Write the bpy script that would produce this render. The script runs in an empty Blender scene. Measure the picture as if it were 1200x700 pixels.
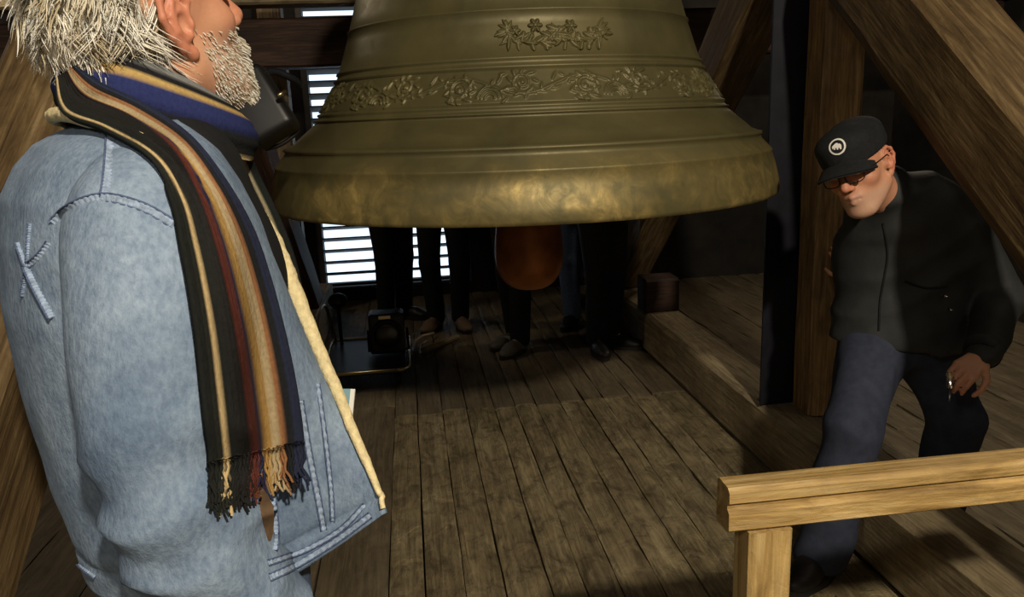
import bpy, bmesh, math, random
import numpy as np
from mathutils import Vector, Matrix
from mathutils.bvhtree import BVHTree
random.seed(7); rng = np.random.default_rng(7)
sc = bpy.context.scene
COL = sc.collection

# ------------------------------------------------------------------ camera
CAMP = np.array([0.0, 0.0, 1.5]); FPX = 920.0
_yaw, _pit, _rol = math.radians(7.1), math.radians(13.0), math.radians(2.3)
_f = np.array([math.sin(_yaw)*math.cos(_pit), math.cos(_yaw)*math.cos(_pit), -math.sin(_pit)])
_r0 = np.array([math.cos(_yaw), -math.sin(_yaw), 0.0]); _u0 = np.cross(_r0, _f)
_r = _r0*math.cos(_rol) - _u0*math.sin(_rol)
_u = _u0*math.cos(_rol) + _r0*math.sin(_rol)
cd = bpy.data.cameras.new('camera'); cam = bpy.data.objects.new('camera', cd); COL.objects.link(cam)
cd.sensor_width = 36.0; cd.lens = 36.0*FPX/1200.0; cd.clip_start = 0.02; cd.clip_end = 200
cam.matrix_world = Matrix(((_r[0], _u[0], -_f[0], CAMP[0]), (_r[1], _u[1], -_f[1], CAMP[1]),
                           (_r[2], _u[2], -_f[2], CAMP[2]), (0, 0, 0, 1)))
sc.camera = cam
def ray(x, y): return _f + _r*(x-600)/FPX - _u*(y-350)/FPX
def dep(x, y, D): return CAMP + ray(x, y)*D
def onz(x, y, z): d = ray(x, y); return CAMP + d*((z-CAMP[2])/d[2])
def onx(x, y, X): d = ray(x, y); return CAMP + d*(X/d[0])
def ony(x, y, Y): d = ray(x, y); return CAMP + d*(Y/d[1])

# ------------------------------------------------------------------ light
vs = sc.view_settings
sc.display_settings.display_device = 'sRGB'
vs.view_transform = 'Standard'; vs.look = 'None'; vs.gamma = 1.0; vs.use_curve_mapping = False
vs.exposure = 0.15
wd = bpy.data.worlds.new('overcast_sky'); sc.world = wd; wd.use_nodes = True
bg = wd.node_tree.nodes['Background']; bg.inputs[0].default_value = (0.68, 0.84, 1.0, 1); bg.inputs[1].default_value = 1.45
def lamp(name, loc, watts, rad, col):
    l = bpy.data.lights.new(name, 'POINT'); l.energy = watts; l.shadow_soft_size = rad; l.color = col
    o = bpy.data.objects.new(name, l); COL.objects.link(o); o.location = loc; return o
lamp('landing_lamp', (0.9, -1.8, 3.4), 560, 0.09, (1.0, 0.88, 0.70))
lamp('front_fill', (-1.6, -1.4, 3.0), 60, 0.2, (1.0, 0.9, 0.76))  # added weak fill from front left, no real lamp there
lamp('side_fill', (3.2, 1.2, 3.4), 14, 0.15, (1.0, 0.84, 0.62))  # added fill on the right, stands for no known fixture
lamp('rear_fill', (3.1, 5.0, 2.7), 38, 0.2, (1.0, 0.84, 0.64))  # added fill to lift the far floor in the bell's shadow
lamp('rear_fill', (-2.4, 4.6, 2.9), 35, 0.2, (1.0, 0.84, 0.64))  # same added fill from the left rear, no fixture there

# ------------------------------------------------------------------ naming helpers
def tag(o, label=None, cat=None, group=None, kind=None):
    if label: o['label'] = label
    if cat: o['category'] = cat
    if group: o['group'] = group
    if kind: o['kind'] = kind
    return o
def empty(name, loc=(0, 0, 0)):
    o = bpy.data.objects.new(name, None); COL.objects.link(o); o.location = loc; o.empty_display_size = 0.1
    return o
def link(name, me, mat=None, parent=None, M=None):
    o = bpy.data.objects.new(name, me); COL.objects.link(o)
    if mat is not None:
        me.materials.clear(); me.materials.append(mat)
    if parent is not None:
        o.parent = parent
        base = world_of(parent).inverted()
        o.matrix_parent_inverse = base
    if M is not None: o.matrix_basis = M
    return o
def world_of(o):
    m = o.matrix_basis.copy()
    if o.parent is not None: m = world_of(o.parent) @ o.matrix_parent_inverse @ m
    return m
def mesh(name, V, Fc, smooth=True):
    me = bpy.data.meshes.new(name)
    V = np.asarray(V, float)
    me.from_pydata(V.tolist(), [], [list(map(int, f)) for f in Fc])
    if smooth: me.polygons.foreach_set('use_smooth', [True]*len(me.polygons))
    me.update()
    return me
def qmesh(name, V, Q, smooth=True):
    """fast quad mesh from numpy arrays"""
    V = np.asarray(V, np.float32); Q = np.asarray(Q, np.int32)
    me = bpy.data.meshes.new(name)
    me.vertices.add(len(V)); me.vertices.foreach_set('co', V.ravel())
    me.loops.add(Q.size); me.loops.foreach_set('vertex_index', Q.ravel())
    me.polygons.add(len(Q)); me.polygons.foreach_set('loop_start', np.arange(0, Q.size, 4, dtype=np.int32))
    me.polygons.foreach_set('loop_total', np.full(len(Q), 4, np.int32))
    me.polygons.foreach_set('use_smooth', np.full(len(Q), smooth))
    me.update(calc_edges=True); me.validate()
    return me
def vcol(me, C, name='Col'):
    a = me.color_attributes.new(name, 'FLOAT_COLOR', 'POINT')
    C = np.asarray(C, np.float32)
    if C.shape[1] == 3: C = np.c_[C, np.ones(len(C), np.float32)]
    a.data.foreach_set('color', C.ravel())
def grid(P, closed_u=False, closed_v=False):
    """P[nu,nv,3] -> verts, quads"""
    nu, nv = P.shape[:2]
    I = np.arange(nu*nv).reshape(nu, nv)
    if closed_u: I = np.vstack([I, I[:1]])
    if closed_v: I = np.hstack([I, I[:, :1]])
    Q = np.stack([I[:-1, :-1], I[1:, :-1], I[1:, 1:], I[:-1, 1:]], -1).reshape(-1, 4)
    return P.reshape(-1, 3), Q
def s2l(c):
    c = np.array(c, float)/255.0
    return tuple(np.where(c <= .04045, c/12.92, ((c+.055)/1.055)**2.4))
def smoothstep(a, b, x):
    t = np.clip((x-a)/(b-a), 0, 1); return t*t*(3-2*t)
def unit(v): v = np.asarray(v, float); return v/np.linalg.norm(v)
def catmull(P, n):
    P = np.asarray(P, float); m = len(P)
    t = np.linspace(0, m-1, n); i = np.clip(t.astype(int), 0, m-2); f = (t-i)[:, None]
    a = P[np.clip(i-1, 0, m-1)]; b = P[i]; c = P[i+1]; d = P[np.clip(i+2, 0, m-1)]
    return .5*((2*b)+(c-a)*f+(2*a-5*b+4*c-d)*f**2+(3*b-a-3*c+d)*f**3)
def fnoise(P, s, seed=0, oct=3):
    """cheap smooth vector noise: sums of sines"""
    r = np.random.default_rng(seed); P = np.asarray(P, float)
    out = np.zeros(P.shape[:-1]); amp = 1.0; tot = 0
    for o in range(oct):
        for k in range(4):
            d = r.normal(size=3); d /= np.linalg.norm(d)
            out += amp*np.sin(P@d*s*(2**o)*r.uniform(.7, 1.4)+r.uniform(0, 6.28))
            tot += amp
        amp *= .55
    return out/tot*2

# ------------------------------------------------------------------ materials
MATS = {}
def newmat(name):
    m = bpy.data.materials.new(name); m.use_nodes = True
    nt = m.node_tree; b = nt.nodes['Principled BSDF']
    MATS[name] = m
    return m, nt, b
def N(nt, t, **kw):
    n = nt.nodes.new(t)
    for k, v in kw.items():
        if k.startswith('i_'):
            key = k[2:]; key = int(key) if key.isdigit() else key
            n.inputs[key].default_value = v
        else: setattr(n, k, v)
    return n
def ramp(nt, fac, stops):
    r = nt.nodes.new('ShaderNodeValToRGB'); e = r.color_ramp.elements
    while len(e) < len(stops): e.new(0.5)
    for x, (p, c) in zip(e, stops): x.position = p; x.color = (*c, 1)
    nt.links.new(fac, r.inputs[0]); return r.outputs[0]
def MIX(nt, fac, a, b, mode='MIX'):
    m = nt.nodes.new('ShaderNodeMix'); m.data_type = 'RGBA'; m.blend_type = mode
    def put(sock, v):
        if isinstance(v, bpy.types.NodeSocket): nt.links.new(v, sock)
        elif isinstance(v, (int, float)): sock.default_value = v
        else: sock.default_value = (*v[:3], 1)
    put(m.inputs[0], fac); put(m.inputs[6], a); put(m.inputs[7], b)
    return m.outputs[2]
def bump(nt, b, h, strength=.3, dist=.01):
    n = nt.nodes.new('ShaderNodeBump'); n.inputs['Strength'].default_value = strength; n.inputs['Distance'].default_value = dist
    nt.links.new(h, n.inputs['Height']); nt.links.new(n.outputs[0], b.inputs['Normal']); return n
def coords(nt, scale=(1, 1, 1), which='Object', rnd=0.0):
    tc = N(nt, 'ShaderNodeTexCoord'); mp = N(nt, 'ShaderNodeMapping'); mp.inputs['Scale'].default_value = scale
    src = tc.outputs[which]
    if rnd:
        oi = N(nt, 'ShaderNodeObjectInfo'); ml = N(nt, 'ShaderNodeMath', operation='MULTIPLY'); ml.inputs[1].default_value = rnd
        nt.links.new(oi.outputs['Random'], ml.inputs[0])
        ad = N(nt, 'ShaderNodeVectorMath', operation='ADD'); nt.links.new(src, ad.inputs[0]); nt.links.new(ml.outputs[0], ad.inputs[1]); src = ad.outputs[0]
    nt.links.new(src, mp.inputs[0]); return mp.outputs[0]
def noise(nt, vec, scale, detail=6, rough=.55, dist=0.0):
    n = N(nt, 'ShaderNodeTexNoise'); n.inputs['Scale'].default_value = scale; n.inputs['Detail'].default_value = detail
    n.inputs['Roughness'].default_value = rough; n.inputs['Distortion'].default_value = dist
    nt.links.new(vec, n.inputs['Vector']); return n.outputs['Fac']
def wood(name, dark, mid, light, rough=.7, grain=1.0, blotch=.6, bstr=.35, gscale=1.0, pit=0.0):
    m, nt, b = newmat(name)
    v = coords(nt, (1.1*gscale, 16*gscale, 16*gscale), rnd=7.0)
    g = noise(nt, v, 2.6, 9, .62, 1.2)
    c = ramp(nt, g, [(.28, dark), (.5, mid), (.74, light)])
    v2 = coords(nt, (.8, 2.2, 2.2), rnd=5.0)
    bl = noise(nt, v2, 2.4, 5, .6, .4)
    blc = ramp(nt, bl, [(.35, (.45, .42, .4)), (.62, (1, 1, 1))])
    c2 = MIX(nt, blotch, c, blc, 'MULTIPLY')
    v3 = coords(nt, (3, 60, 60), rnd=3.0)
    fi = noise(nt, v3, 2.0, 4, .6, .3)
    c3 = MIX(nt, .35*grain, c2, ramp(nt, fi, [(.3, (.35, .32, .3)), (.6, (1, 1, 1))]), 'MULTIPLY')
    ad = N(nt, 'ShaderNodeMath', operation='ADD'); nt.links.new(g, ad.inputs[0]); nt.links.new(fi, ad.inputs[1]); hgt = ad.outputs[0]
    if pit:                                    # trodden, chipped surface
        pn = noise(nt, coords(nt, (1, 1.6, 1.6), rnd=11.0), 9, 7, .68, .8)
        c3 = MIX(nt, pit, c3, ramp(nt, pn, [(.36, (.34, .32, .30)), (.50, (.85, .85, .84)), (.66, (1.15, 1.12, 1.05))]), 'MULTIPLY')
        a2 = N(nt, 'ShaderNodeMath', operation='MULTIPLY_ADD'); nt.links.new(pn, a2.inputs[0]); a2.inputs[1].default_value = 2.5; nt.links.new(hgt, a2.inputs[2]); hgt = a2.outputs[0]
    nt.links.new(c3, b.inputs['Base Color'])
    b.inputs['Roughness'].default_value = rough; b.inputs['Specular IOR Level'].default_value = .35
    bump(nt, b, hgt, bstr, .006)
    return m
def plain(name, col, rough=.6, metal=0.0, spec=.4, nscale=0, namp=.25, bstr=.0, coat=0):
    m, nt, b = newmat(name)
    b.inputs['Base Color'].default_value = (*col, 1); b.inputs['Roughness'].default_value = rough
    b.inputs['Metallic'].default_value = metal; b.inputs['Specular IOR Level'].default_value = spec
    if coat: b.inputs['Coat Weight'].default_value = coat
    if nscale:
        v = coords(nt); n = noise(nt, v, nscale, 6, .6)
        d = tuple(c*(1-namp) for c in col); l = tuple(min(1, c*(1+namp)) for c in col)
        nt.links.new(ramp(nt, n, [(.3, d), (.7, l)]), b.inputs['Base Color'])
        if bstr: bump(nt, b, n, bstr, .004)
    return m
def vmat(name, rough=.6, nscale=0, bstr=0, spec=.4, sss=0, bdist=.003, vstretch=(1, 1, 1), mott=0.0):
    """colour from the mesh's own point colours (cloth stripes, skin regions)"""
    m, nt, b = newmat(name)
    a = N(nt, 'ShaderNodeVertexColor'); a.layer_name = 'Col'
    out = a.outputs['Color']
    b.inputs['Roughness'].default_value = rough; b.inputs['Specular IOR Level'].default_value = spec
    if nscale:
        v = coords(nt, vstretch); n = noise(nt, v, nscale, 5, .6)
        if mott: out = MIX(nt, mott, out, ramp(nt, n, [(.3, (.45, .45, .45)), (.65, (1, 1, 1))]), 'MULTIPLY')
        if bstr: bump(nt, b, n, bstr, bdist)
    nt.links.new(out, b.inputs['Base Color'])
    if sss:
        b.inputs['Subsurface Weight'].default_value = sss; b.inputs['Subsurface Radius'].default_value = (.9, .4, .25)
        b.inputs['Subsurface Scale'].default_value = .006
    return m

W_BROWN = wood('oak_timber', s2l((68, 53, 34)), s2l((112, 91, 60)), s2l((154, 132, 94)), .6, blotch=.85, pit=.3)
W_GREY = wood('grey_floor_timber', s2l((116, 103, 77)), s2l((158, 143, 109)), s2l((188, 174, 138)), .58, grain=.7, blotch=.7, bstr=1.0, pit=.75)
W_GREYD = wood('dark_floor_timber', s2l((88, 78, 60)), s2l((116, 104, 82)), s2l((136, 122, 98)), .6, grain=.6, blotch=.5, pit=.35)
W_SILL = wood('sill_timber', s2l((112, 98, 72)), s2l((156, 140, 108)), s2l((186, 170, 138)), .75, blotch=.7, pit=.4)
W_DARK = wood('dark_timber', s2l((30, 20, 16)), s2l((62, 42, 32)), s2l((92, 68, 50)), .7)
W_RAIL = wood('handrail_pine', s2l((134, 104, 56)), s2l((204, 170, 108)), s2l((236, 212, 156)), .5, blotch=.5, bstr=.4, gscale=.8, pit=.25)
W_POST = wood('post_oak', s2l((96, 74, 46)), s2l((148, 118, 76)), s2l((188, 158, 112)), .6, blotch=.7, pit=.35)
W_WALL = wood('wall_board', s2l((24, 18, 14)), s2l((40, 30, 24)), s2l((56, 44, 34)), .85)
M_STEEL = plain('black_steel', s2l((30, 31, 38)), .45, .3, .4, 14, .3, .1)
M_STONE = plain('tower_stone', s2l((34, 31, 28)), .9, 0, .3, 6, .4, .4)
M_SLAT = plain('slat_paint', s2l((70, 66, 62)), .7, 0, .4, 9, .3)
M_BLACK = plain('black_plastic', s2l((15, 15, 17)), .45, 0, .5, 30, .2)
M_CHROME = plain('tube_metal', s2l((190, 172, 130)), .3, 1.0, .5)

# ------------------------------------------------------------------ geometry builders
def box_faces(o=0):
    return [[o+i for i in f] for f in ((0, 3, 2, 1), (4, 5, 6, 7), (0, 1, 5, 4), (1, 2, 6, 5), (2, 3, 7, 6), (3, 0, 4, 7))]
def frame_x(p0, p1, up=(0, 0, 1)):
    p0 = np.asarray(p0, float); p1 = np.asarray(p1, float)
    x = unit(p1-p0); up = np.asarray(up, float)
    if abs(x@up) > .97: up = np.array([0, 1.0, 0])
    y = unit(np.cross(up, x)); z = np.cross(x, y)
    return Matrix(((x[0], y[0], z[0], p0[0]), (x[1], y[1], z[1], p0[1]), (x[2], y[2], z[2], p0[2]), (0, 0, 0, 1)))
def beam(name, p0, p1, w, h, mat, ch=.014, seg=26, jit=.004, up=(0, 0, 1), parent=None, seed=None, sect=None):
    """hewn timber: chamfered section swept from p0 to p1, slightly uneven along its length (local x = length)"""
    p0 = np.asarray(p0, float); p1 = np.asarray(p1, float); L = np.linalg.norm(p1-p0)
    a, b = w/2, h/2
    if sect is None:
        sect = [(-a, -b+ch), (-a+ch, -b), (a-ch, -b), (a, -b+ch), (a, b-ch), (a-ch, b), (-a+ch, b), (-a, b-ch)]
    S = np.array(sect); n = len(S)
    # extra points between corners keep the faces planar-ish but uneven
    xs = np.linspace(0, L, seg+1); sd = random.randint(0, 9999) if seed is None else seed
    P = np.zeros((seg+1, n, 3)); P[:, :, 0] = xs[:, None]; P[:, :, 1] = S[None, :, 0]; P[:, :, 2] = S[None, :, 1]
    if jit:
        Q = P.copy(); Q[..., 0] *= 1.0
        P[..., 1] += jit*fnoise(Q, 4.0, sd, 3); P[..., 2] += jit*fnoise(Q, 4.0, sd+1, 3)
    V, Fq = grid(P, closed_v=True)
    F = [list(q)[::-1] for q in Fq] + [list(range(n)), list(range(seg*n, seg*n+n))[::-1]]
    F = [f[::-1] for f in F]
    me = mesh(name, V, F, smooth=False)
    return link(name, me, mat, parent, frame_x(p0, p1, up))
def slab(name, lo, hi, mat, parent=None, kind=None, bev=0):
    lo = np.array(lo, float); hi = np.array(hi, float); c = (lo+hi)/2; d = (hi-lo)/2
    bm = bmesh.new(); bmesh.ops.create_cube(bm, size=2)
    for v in bm.verts: v.co = Vector((v.co.x*d[0], v.co.y*d[1], v.co.z*d[2]))
    if bev: bmesh.ops.bevel(bm, geom=bm.edges[:], offset=bev, segments=2, affect='EDGES', profile=.6)
    me = bpy.data.meshes.new(name); bm.to_mesh(me); bm.free()
    o = link(name, me, mat, parent, Matrix.Translation(c))
    if kind: o['kind'] = kind
    return o
def lathe(profile, seg, name, mat, parent=None, M=None, smooth=True):
    """profile [(r,z)] revolved about z"""
    pr = np.array(profile); t = np.linspace(0, 2*np.pi, seg, endpoint=False)
    P = np.stack([pr[:, None, 0]*np.cos(t), pr[:, None, 0]*np.sin(t), np.repeat(pr[:, 1:2], seg, 1)], -1)
    V, Q = grid(P, closed_v=True)
    me = qmesh(name, V, Q[:, ::-1], smooth)
    return link(name, me, mat, parent, M)
def tube_geo(path, rad, sides=10, flat=1.0, up=None, cap=True):
    """rings along a polyline; rad scalar or per point; returns verts, faces(list)"""
    P = np.asarray(path, float); n = len(P); R = np.broadcast_to(np.asarray(rad, float), (n,))
    T = np.gradient(P, axis=0); T /= np.linalg.norm(T, axis=1)[:, None]+1e-12
    a = np.array(up if up is not None else (0.31, .22, .93)); B = []
    for i in range(n):
        a = a-(a@T[i])*T[i]; a = a/(np.linalg.norm(a)+1e-12); B.append(a)
    B = np.array(B); Cc = np.cross(T, B)
    t = np.linspace(0, 2*np.pi, sides, endpoint=False)
    V = P[:, None]+R[:, None, None]*(B[:, None]*np.cos(t)[None, :, None]*flat+Cc[:, None]*np.sin(t)[None, :, None])
    V, Q = grid(V, closed_v=True); F = Q.tolist()
    if cap: F += [list(range(sides))[::-1], list(range((n-1)*sides, n*sides))]
    return V, F
def tube(name, path, rad, mat, parent=None, sides=10, flat=1.0, up=None):
    V, F = tube_geo(path, rad, sides, flat, up)
    return link(name, mesh(name, V, F), mat, parent)
def merge(geos):
    Vs, Fs, o = [], [], 0
    for V, F in geos:
        Vs.append(np.asarray(V)); Fs += [[i+o for i in f] for f in F]; o += len(V)
    return np.vstack(Vs), Fs
# ================================================================== the belfry itself
XI, XO = 1.42, 1.65            # right frame, inner and outer face
LI, LO = -0.66, -0.91          # left frame
SZ = .26                       # top of the sills

# floor: slab with every board laid on it
floor = slab('floor', (-3.2, -3.2, -.25), (4.4, 6.95, -.045), W_WALL, kind='structure')
def plank(x0, x1, y0, y1, mat, z=0.0, wear=.004, seed=0, th=.042):
    L, w = y1-y0, x1-x0
    nu, nv = max(6, int(L/.05)), 7
    X = np.linspace(0, L, nu); Y = np.linspace(-w/2, w/2, nv)
    P = np.zeros((nu, nv, 3)); P[..., 0] = X[:, None]; P[..., 1] = Y[None]
    nz = fnoise(P*np.array([1, 2.2, 1]) + seed*3.1, 7, seed % 50, 3)
    edge = (np.abs(P[..., 1])/(w/2))**6
    P[..., 2] = wear*nz - .006*edge*(1+.9*fnoise(P+seed, 16, seed % 31, 2))
    P[..., 1] += .0025*edge*np.sign(P[..., 1])*fnoise(P+seed, 12, seed % 17, 2)
    V, Q = grid(P); n = len(V)
    ring = list(range(0, nv)) + [i*nv+nv-1 for i in range(1, nu)] + [(nu-1)*nv+j for j in range(nv-2, -1, -1)] + [i*nv for i in range(nu-2, 0, -1)]
    low = V[ring].copy(); low[:, 2] = -th
    V = np.vstack([V, low]); F = Q.tolist(); m = len(ring)
    F += [[ring[i], n+i, n+(i+1) % m, ring[(i+1) % m]] for i in range(m)]
    me = mesh('plank', V, F, smooth=False)
    o = link('plank', me, mat, floor, Matrix(((0, -1, 0, (x0+x1)/2), (1, 0, 0, y0), (0, 0, 1, z), (0, 0, 0, 1))))
    return o
k = 0
x = -.155
while x < XI-.02:
    w = random.uniform(.105, .15); x1 = min(x+w, XI+.02)
    if XI-x1 < .06: x1 = XI+.02
    ya = random.choice((1.15, 1.7, 2.05)); yb = 3.93+random.uniform(-.03, .03)
    for (a, b) in ((-.6, ya), (ya, yb), (yb, 6.9)):
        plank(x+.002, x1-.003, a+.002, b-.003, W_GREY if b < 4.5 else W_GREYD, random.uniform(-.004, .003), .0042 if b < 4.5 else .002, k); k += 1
    x = x1
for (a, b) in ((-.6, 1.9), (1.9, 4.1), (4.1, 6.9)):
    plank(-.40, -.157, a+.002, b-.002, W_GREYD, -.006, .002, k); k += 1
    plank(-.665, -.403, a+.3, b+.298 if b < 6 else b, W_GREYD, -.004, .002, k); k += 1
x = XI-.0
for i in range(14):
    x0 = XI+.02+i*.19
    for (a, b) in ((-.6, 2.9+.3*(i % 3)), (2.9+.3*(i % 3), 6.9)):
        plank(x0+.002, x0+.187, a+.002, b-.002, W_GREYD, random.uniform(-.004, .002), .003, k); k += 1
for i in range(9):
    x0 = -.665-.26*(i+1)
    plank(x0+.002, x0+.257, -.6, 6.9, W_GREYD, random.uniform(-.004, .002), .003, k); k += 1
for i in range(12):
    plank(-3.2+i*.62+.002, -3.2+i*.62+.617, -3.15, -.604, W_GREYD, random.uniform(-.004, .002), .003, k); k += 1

# walls and ceiling
WX0, WX1, WZ0, WZ1 = -.81, .50, .10, 3.1
def boxes_mesh(name, boxes, mat, kind=None, parent=None):
    V, F = [], []
    for lo, hi in boxes:
        o = len(V)
        V += [(lo[0], lo[1], lo[2]), (hi[0], lo[1], lo[2]), (hi[0], hi[1], lo[2]), (lo[0], hi[1], lo[2]),
              (lo[0], lo[1], hi[2]), (hi[0], lo[1], hi[2]), (hi[0], hi[1], hi[2]), (lo[0], hi[1], hi[2])]
        F += box_faces(o)
    o = link(name, mesh(name, V, F, False), mat, parent)
    if kind: o['kind'] = kind
    return o
boxes_mesh('wall_back', [((-3.2, 6.8, -.25), (WX0, 7.15, 5.2)), ((WX1, 6.8, -.25), (4.4, 7.15, 5.2)),
                         ((WX0, 6.8, -.25), (WX1, 7.15, WZ0)), ((WX0, 6.8, WZ1), (WX1, 7.15, 5.2))], M_STONE, 'structure')
slab('wall_left', (-3.5, -3.5, -.25), (-3.2, 7.15, 5.2), M_STONE, kind='structure')
slab('wall_right', (4.4, -3.5, -.25), (4.7, 7.15, 5.2), M_STONE, kind='structure')
slab('wall_front', (-3.2, -3.5, -.25), (4.4, -3.2, 5.2), M_STONE, kind='structure')
slab('ceiling', (-3.5, -3.5, 5.2), (4.7, 7.15, 5.4), W_WALL, kind='structure')

# louvred opening
win = empty('window_1', ((WX0+WX1)/2, 6.9, WZ0)); win['kind'] = 'structure'
tag(win, 'tall louvred sound opening with tilted slats in the back wall')
beam('window_frame', (WX0+.025, 6.86, WZ0-.0), (WX0+.025, 6.86, WZ1), .05, .14, M_SLAT, .006, 8, 0, up=(0, 1, 0), parent=win)
beam('window_frame', (WX1-.025, 6.86, WZ0), (WX1-.025, 6.86, WZ1), .05, .14, M_SLAT, .006, 8, 0, up=(0, 1, 0), parent=win)
bm = bmesh.new(); bmesh.ops.create_cube(bm, size=1)
for v in bm.verts: v.co = Vector((v.co.x*(WX1-WX0-.1), v.co.y*.13, v.co.z*.012))
sl = bpy.data.meshes.new('louvre_slat'); bm.to_mesh(sl); bm.free(); sl.materials.append(M_SLAT)
z = WZ0+.03
while z < WZ1:
    o = bpy.data.objects.new('louvre_slat', sl); COL.objects.link(o); o.parent = win
    o.matrix_parent_inverse = world_of(win).inverted()
    o.location = ((WX0+WX1)/2, 6.87, z); o.rotation_euler = (math.radians(-17+random.uniform(-1, 1)), 0, 0)
    z += .1

# bell frame timbers (two A-frames along the boards)
_last = ['']
def timber(name, p0, p1, w, h, mat, label, **kw):
    o = beam(name, p0, p1, w, h, mat, **kw); _last[0] = o.name; return tag(o, label, 'beam')
def clip_foot(o):
    """saw the foot of a sloping timber level with the sill it stands on"""
    M = o.matrix_basis; Mi = M.inverted(); ax = M.to_3x3() @ Vector((1, 0, 0))
    for v_ in o.data.vertices:
        w_ = M @ v_.co
        if w_.z < SZ+.008: v_.co = Mi @ (w_+ax*((SZ+.008-w_.z)/ax.z))
def frame(xi, xo, side):
    xc = (xi+xo)/2; w = abs(xo-xi)
    timber('sill_beam', (xc, .25, SZ/2), (xc, 6.3, SZ/2), w, SZ, W_SILL, 'weathered sill timber lying on the floor under the %s bell frame' % side, ch=.02, jit=.007, seg=60)
    sx = 1 if xo > xi else -1
    timber('frame_post', (xi+sx*.215, 2.915, SZ), (xi+sx*.215, 2.915, 3.05), .165, .16, W_POST, 'tall oak post at the middle of the %s bell frame' % side, up=(0, 1, 0), ch=.02, jit=.006, seg=40)
    st = empty('steel_post', (xi+sx*.09, 3.08, SZ))
    tag(st, 'dark steel upright bolted behind the %s frame post' % side, 'post')
    beam('flange', (xi+sx*.09, 3.008, SZ), (xi+sx*.09, 3.008, 3.05), .175, .012, M_STEEL, .002, 6, 0, up=(0, 1, 0), parent=st)
    beam('web', (xi+sx*.09, 3.0815, SZ), (xi+sx*.09, 3.0815, 3.05), .012, .137, M_STEEL, .002, 6, 0, up=(0, 1, 0), parent=st)
    # braces : inner face on xi ; lower edge through the two points measured on the photograph
    d = unit(np.array([0, 2.655-1.634, 1.846-1.056])); n = np.array([0, -d[2], d[1]])
    th = .285
    base = np.array([xc, 2.655, 1.846])+n*th/2
    top = base+d*.06; bot = base-d*((base[2]-.13)/d[2])
    a = abs(xo-xi)/2; b = th/2
    big, sm = .055, .03
    sec = [(-a+sm, -b), (a-sm, -b), (a, -b+big), (a, b-sm), (a-sm, b), (-a+sm, b), (-a, b-sm), (-a, -b+big)]
    timber('diagonal_brace', bot, top, 2*a, th, W_BROWN, 'thick oak brace sloping down over the floor from the %s frame post' % side, sect=sec, jit=.006, seg=50)
    clip_foot(bpy.data.objects[_last[0]])
    d2 = np.array([0, -d[1], d[2]]); n2 = np.array([0, d[2], d[1]])
    b2 = np.array([xc, 3.17, 1.96]); top2 = b2+n2*th/2; 
    t = (top2[2]-.2)/d[2]; bot2 = top2-d2*t
    timber('diagonal_brace', bot2, top2+d2*.0, 2*a*.9, th*.85, W_DARK if xi < 0 else W_BROWN, 'oak brace behind the bell running from the %s frame post to the louvre wall' % side, jit=.006, seg=40); clip_foot(bpy.data.objects[_last[0]])
    timber('head_beam', (xc, 1.2, 3.05+.13), (xc, 5.0, 3.05+.13), w, .26, W_BROWN, 'head timber along the top of the %s bell frame' % side, seg=30)
frame(XI, XO, 'right'); frame(LI, LO, 'left')
timber('cross_beam', (-3.15, 5.6, 2.03), (4.35, 5.6, 2.03), .24, .31, W_DARK, 'dark horizontal cross beam between bell and louvres', seg=40)
timber('cross_beam', (-3.15, 5.3, 2.33), (4.35, 5.3, 2.33), .2, .2, W_SILL, 'pale horizontal cross beam just above the dark one', seg=40)
timber('window_post', (-.93, 6.3, 0), (-.93, 6.3, 4.9), .17, .17, W_BROWN, 'upright brown timber beside the louvred opening', up=(0, 1, 0), seg=40)
timber('timber_block', (1.43, 4.75, SZ+.11), (1.64, 4.75, SZ+.11), .2, .215, W_DARK, 'short dark block of timber lying on the sill behind the bell', seg=6)

# handrail with post and steps of daylight wear
rl = empty('handrail', (.56, 1.16, 0)); tag(rl, 'light pine handrail with a grooved front on one square post', 'handrail')
sec = [(-.028, .028), (-.020, .036), (.018, .037), (.025, .031), (.027, -.040), (.022, -.045), (-.022, -.045), (-.028, -.040), (-.028, -.010), (-.019, -.003), (-.019, .004), (-.028, .010)][::-1]
yr = 1.172
beam('rail', (.494, yr, .846), (1.395, yr, .846), .08, .1, W_RAIL, sect=sec, parent=rl, seg=40, jit=.0012)
beam('post', (.57, yr+.005, 0), (.57, yr+.005, .797), .078, .07, W_RAIL, up=(0, 1, 0), parent=rl, seg=20, ch=.006, jit=.001)

# ================================================================== the bell
BC = np.array([.43, 2.98]); BZ = 1.212
prof = [(0, 0.9), (0.003, 0.924), (0.015, 0.928), (0.05, 0.924), (0.1, 0.912), (0.143, 0.8978), (0.1467, 0.9005), (0.1516, 0.8971), (0.1846, 0.8651), (0.198, 0.8585), (0.202, 0.8645), (0.21, 0.8645), (0.2139, 0.8486), (0.2215, 0.8291), (0.2356, 0.814), (0.2593, 0.7853), (0.2857, 0.753), (0.2943, 0.7435), (0.2961, 0.7497), (0.3009, 0.7515), (0.3028, 0.7412), (0.3122, 0.734), (0.316, 0.7381), (0.322, 0.7361), (0.325, 0.7261), (0.366, 0.6985), (0.4239, 0.6646), (0.4269, 0.6716), (0.4338, 0.6696), (0.4368, 0.6606), (0.4497, 0.6547), (0.4526, 0.6607), (0.4586, 0.6577), (0.4615, 0.6498), (0.515, 0.6312), (0.5883, 0.6064), (0.5912, 0.6105), (0.5952, 0.6095), (0.5982, 0.6035), (0.7093, 0.57), (0.9, 0.528), (1.1, 0.5), (1.2, 0.485), (1.205, 0.495), (1.22, 0.495), (1.225, 0.48), (1.3, 0.455), (1.37, 0.4), (1.41, 0.3), (1.425, 0.16), (1.43, 0.0001)]
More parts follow.
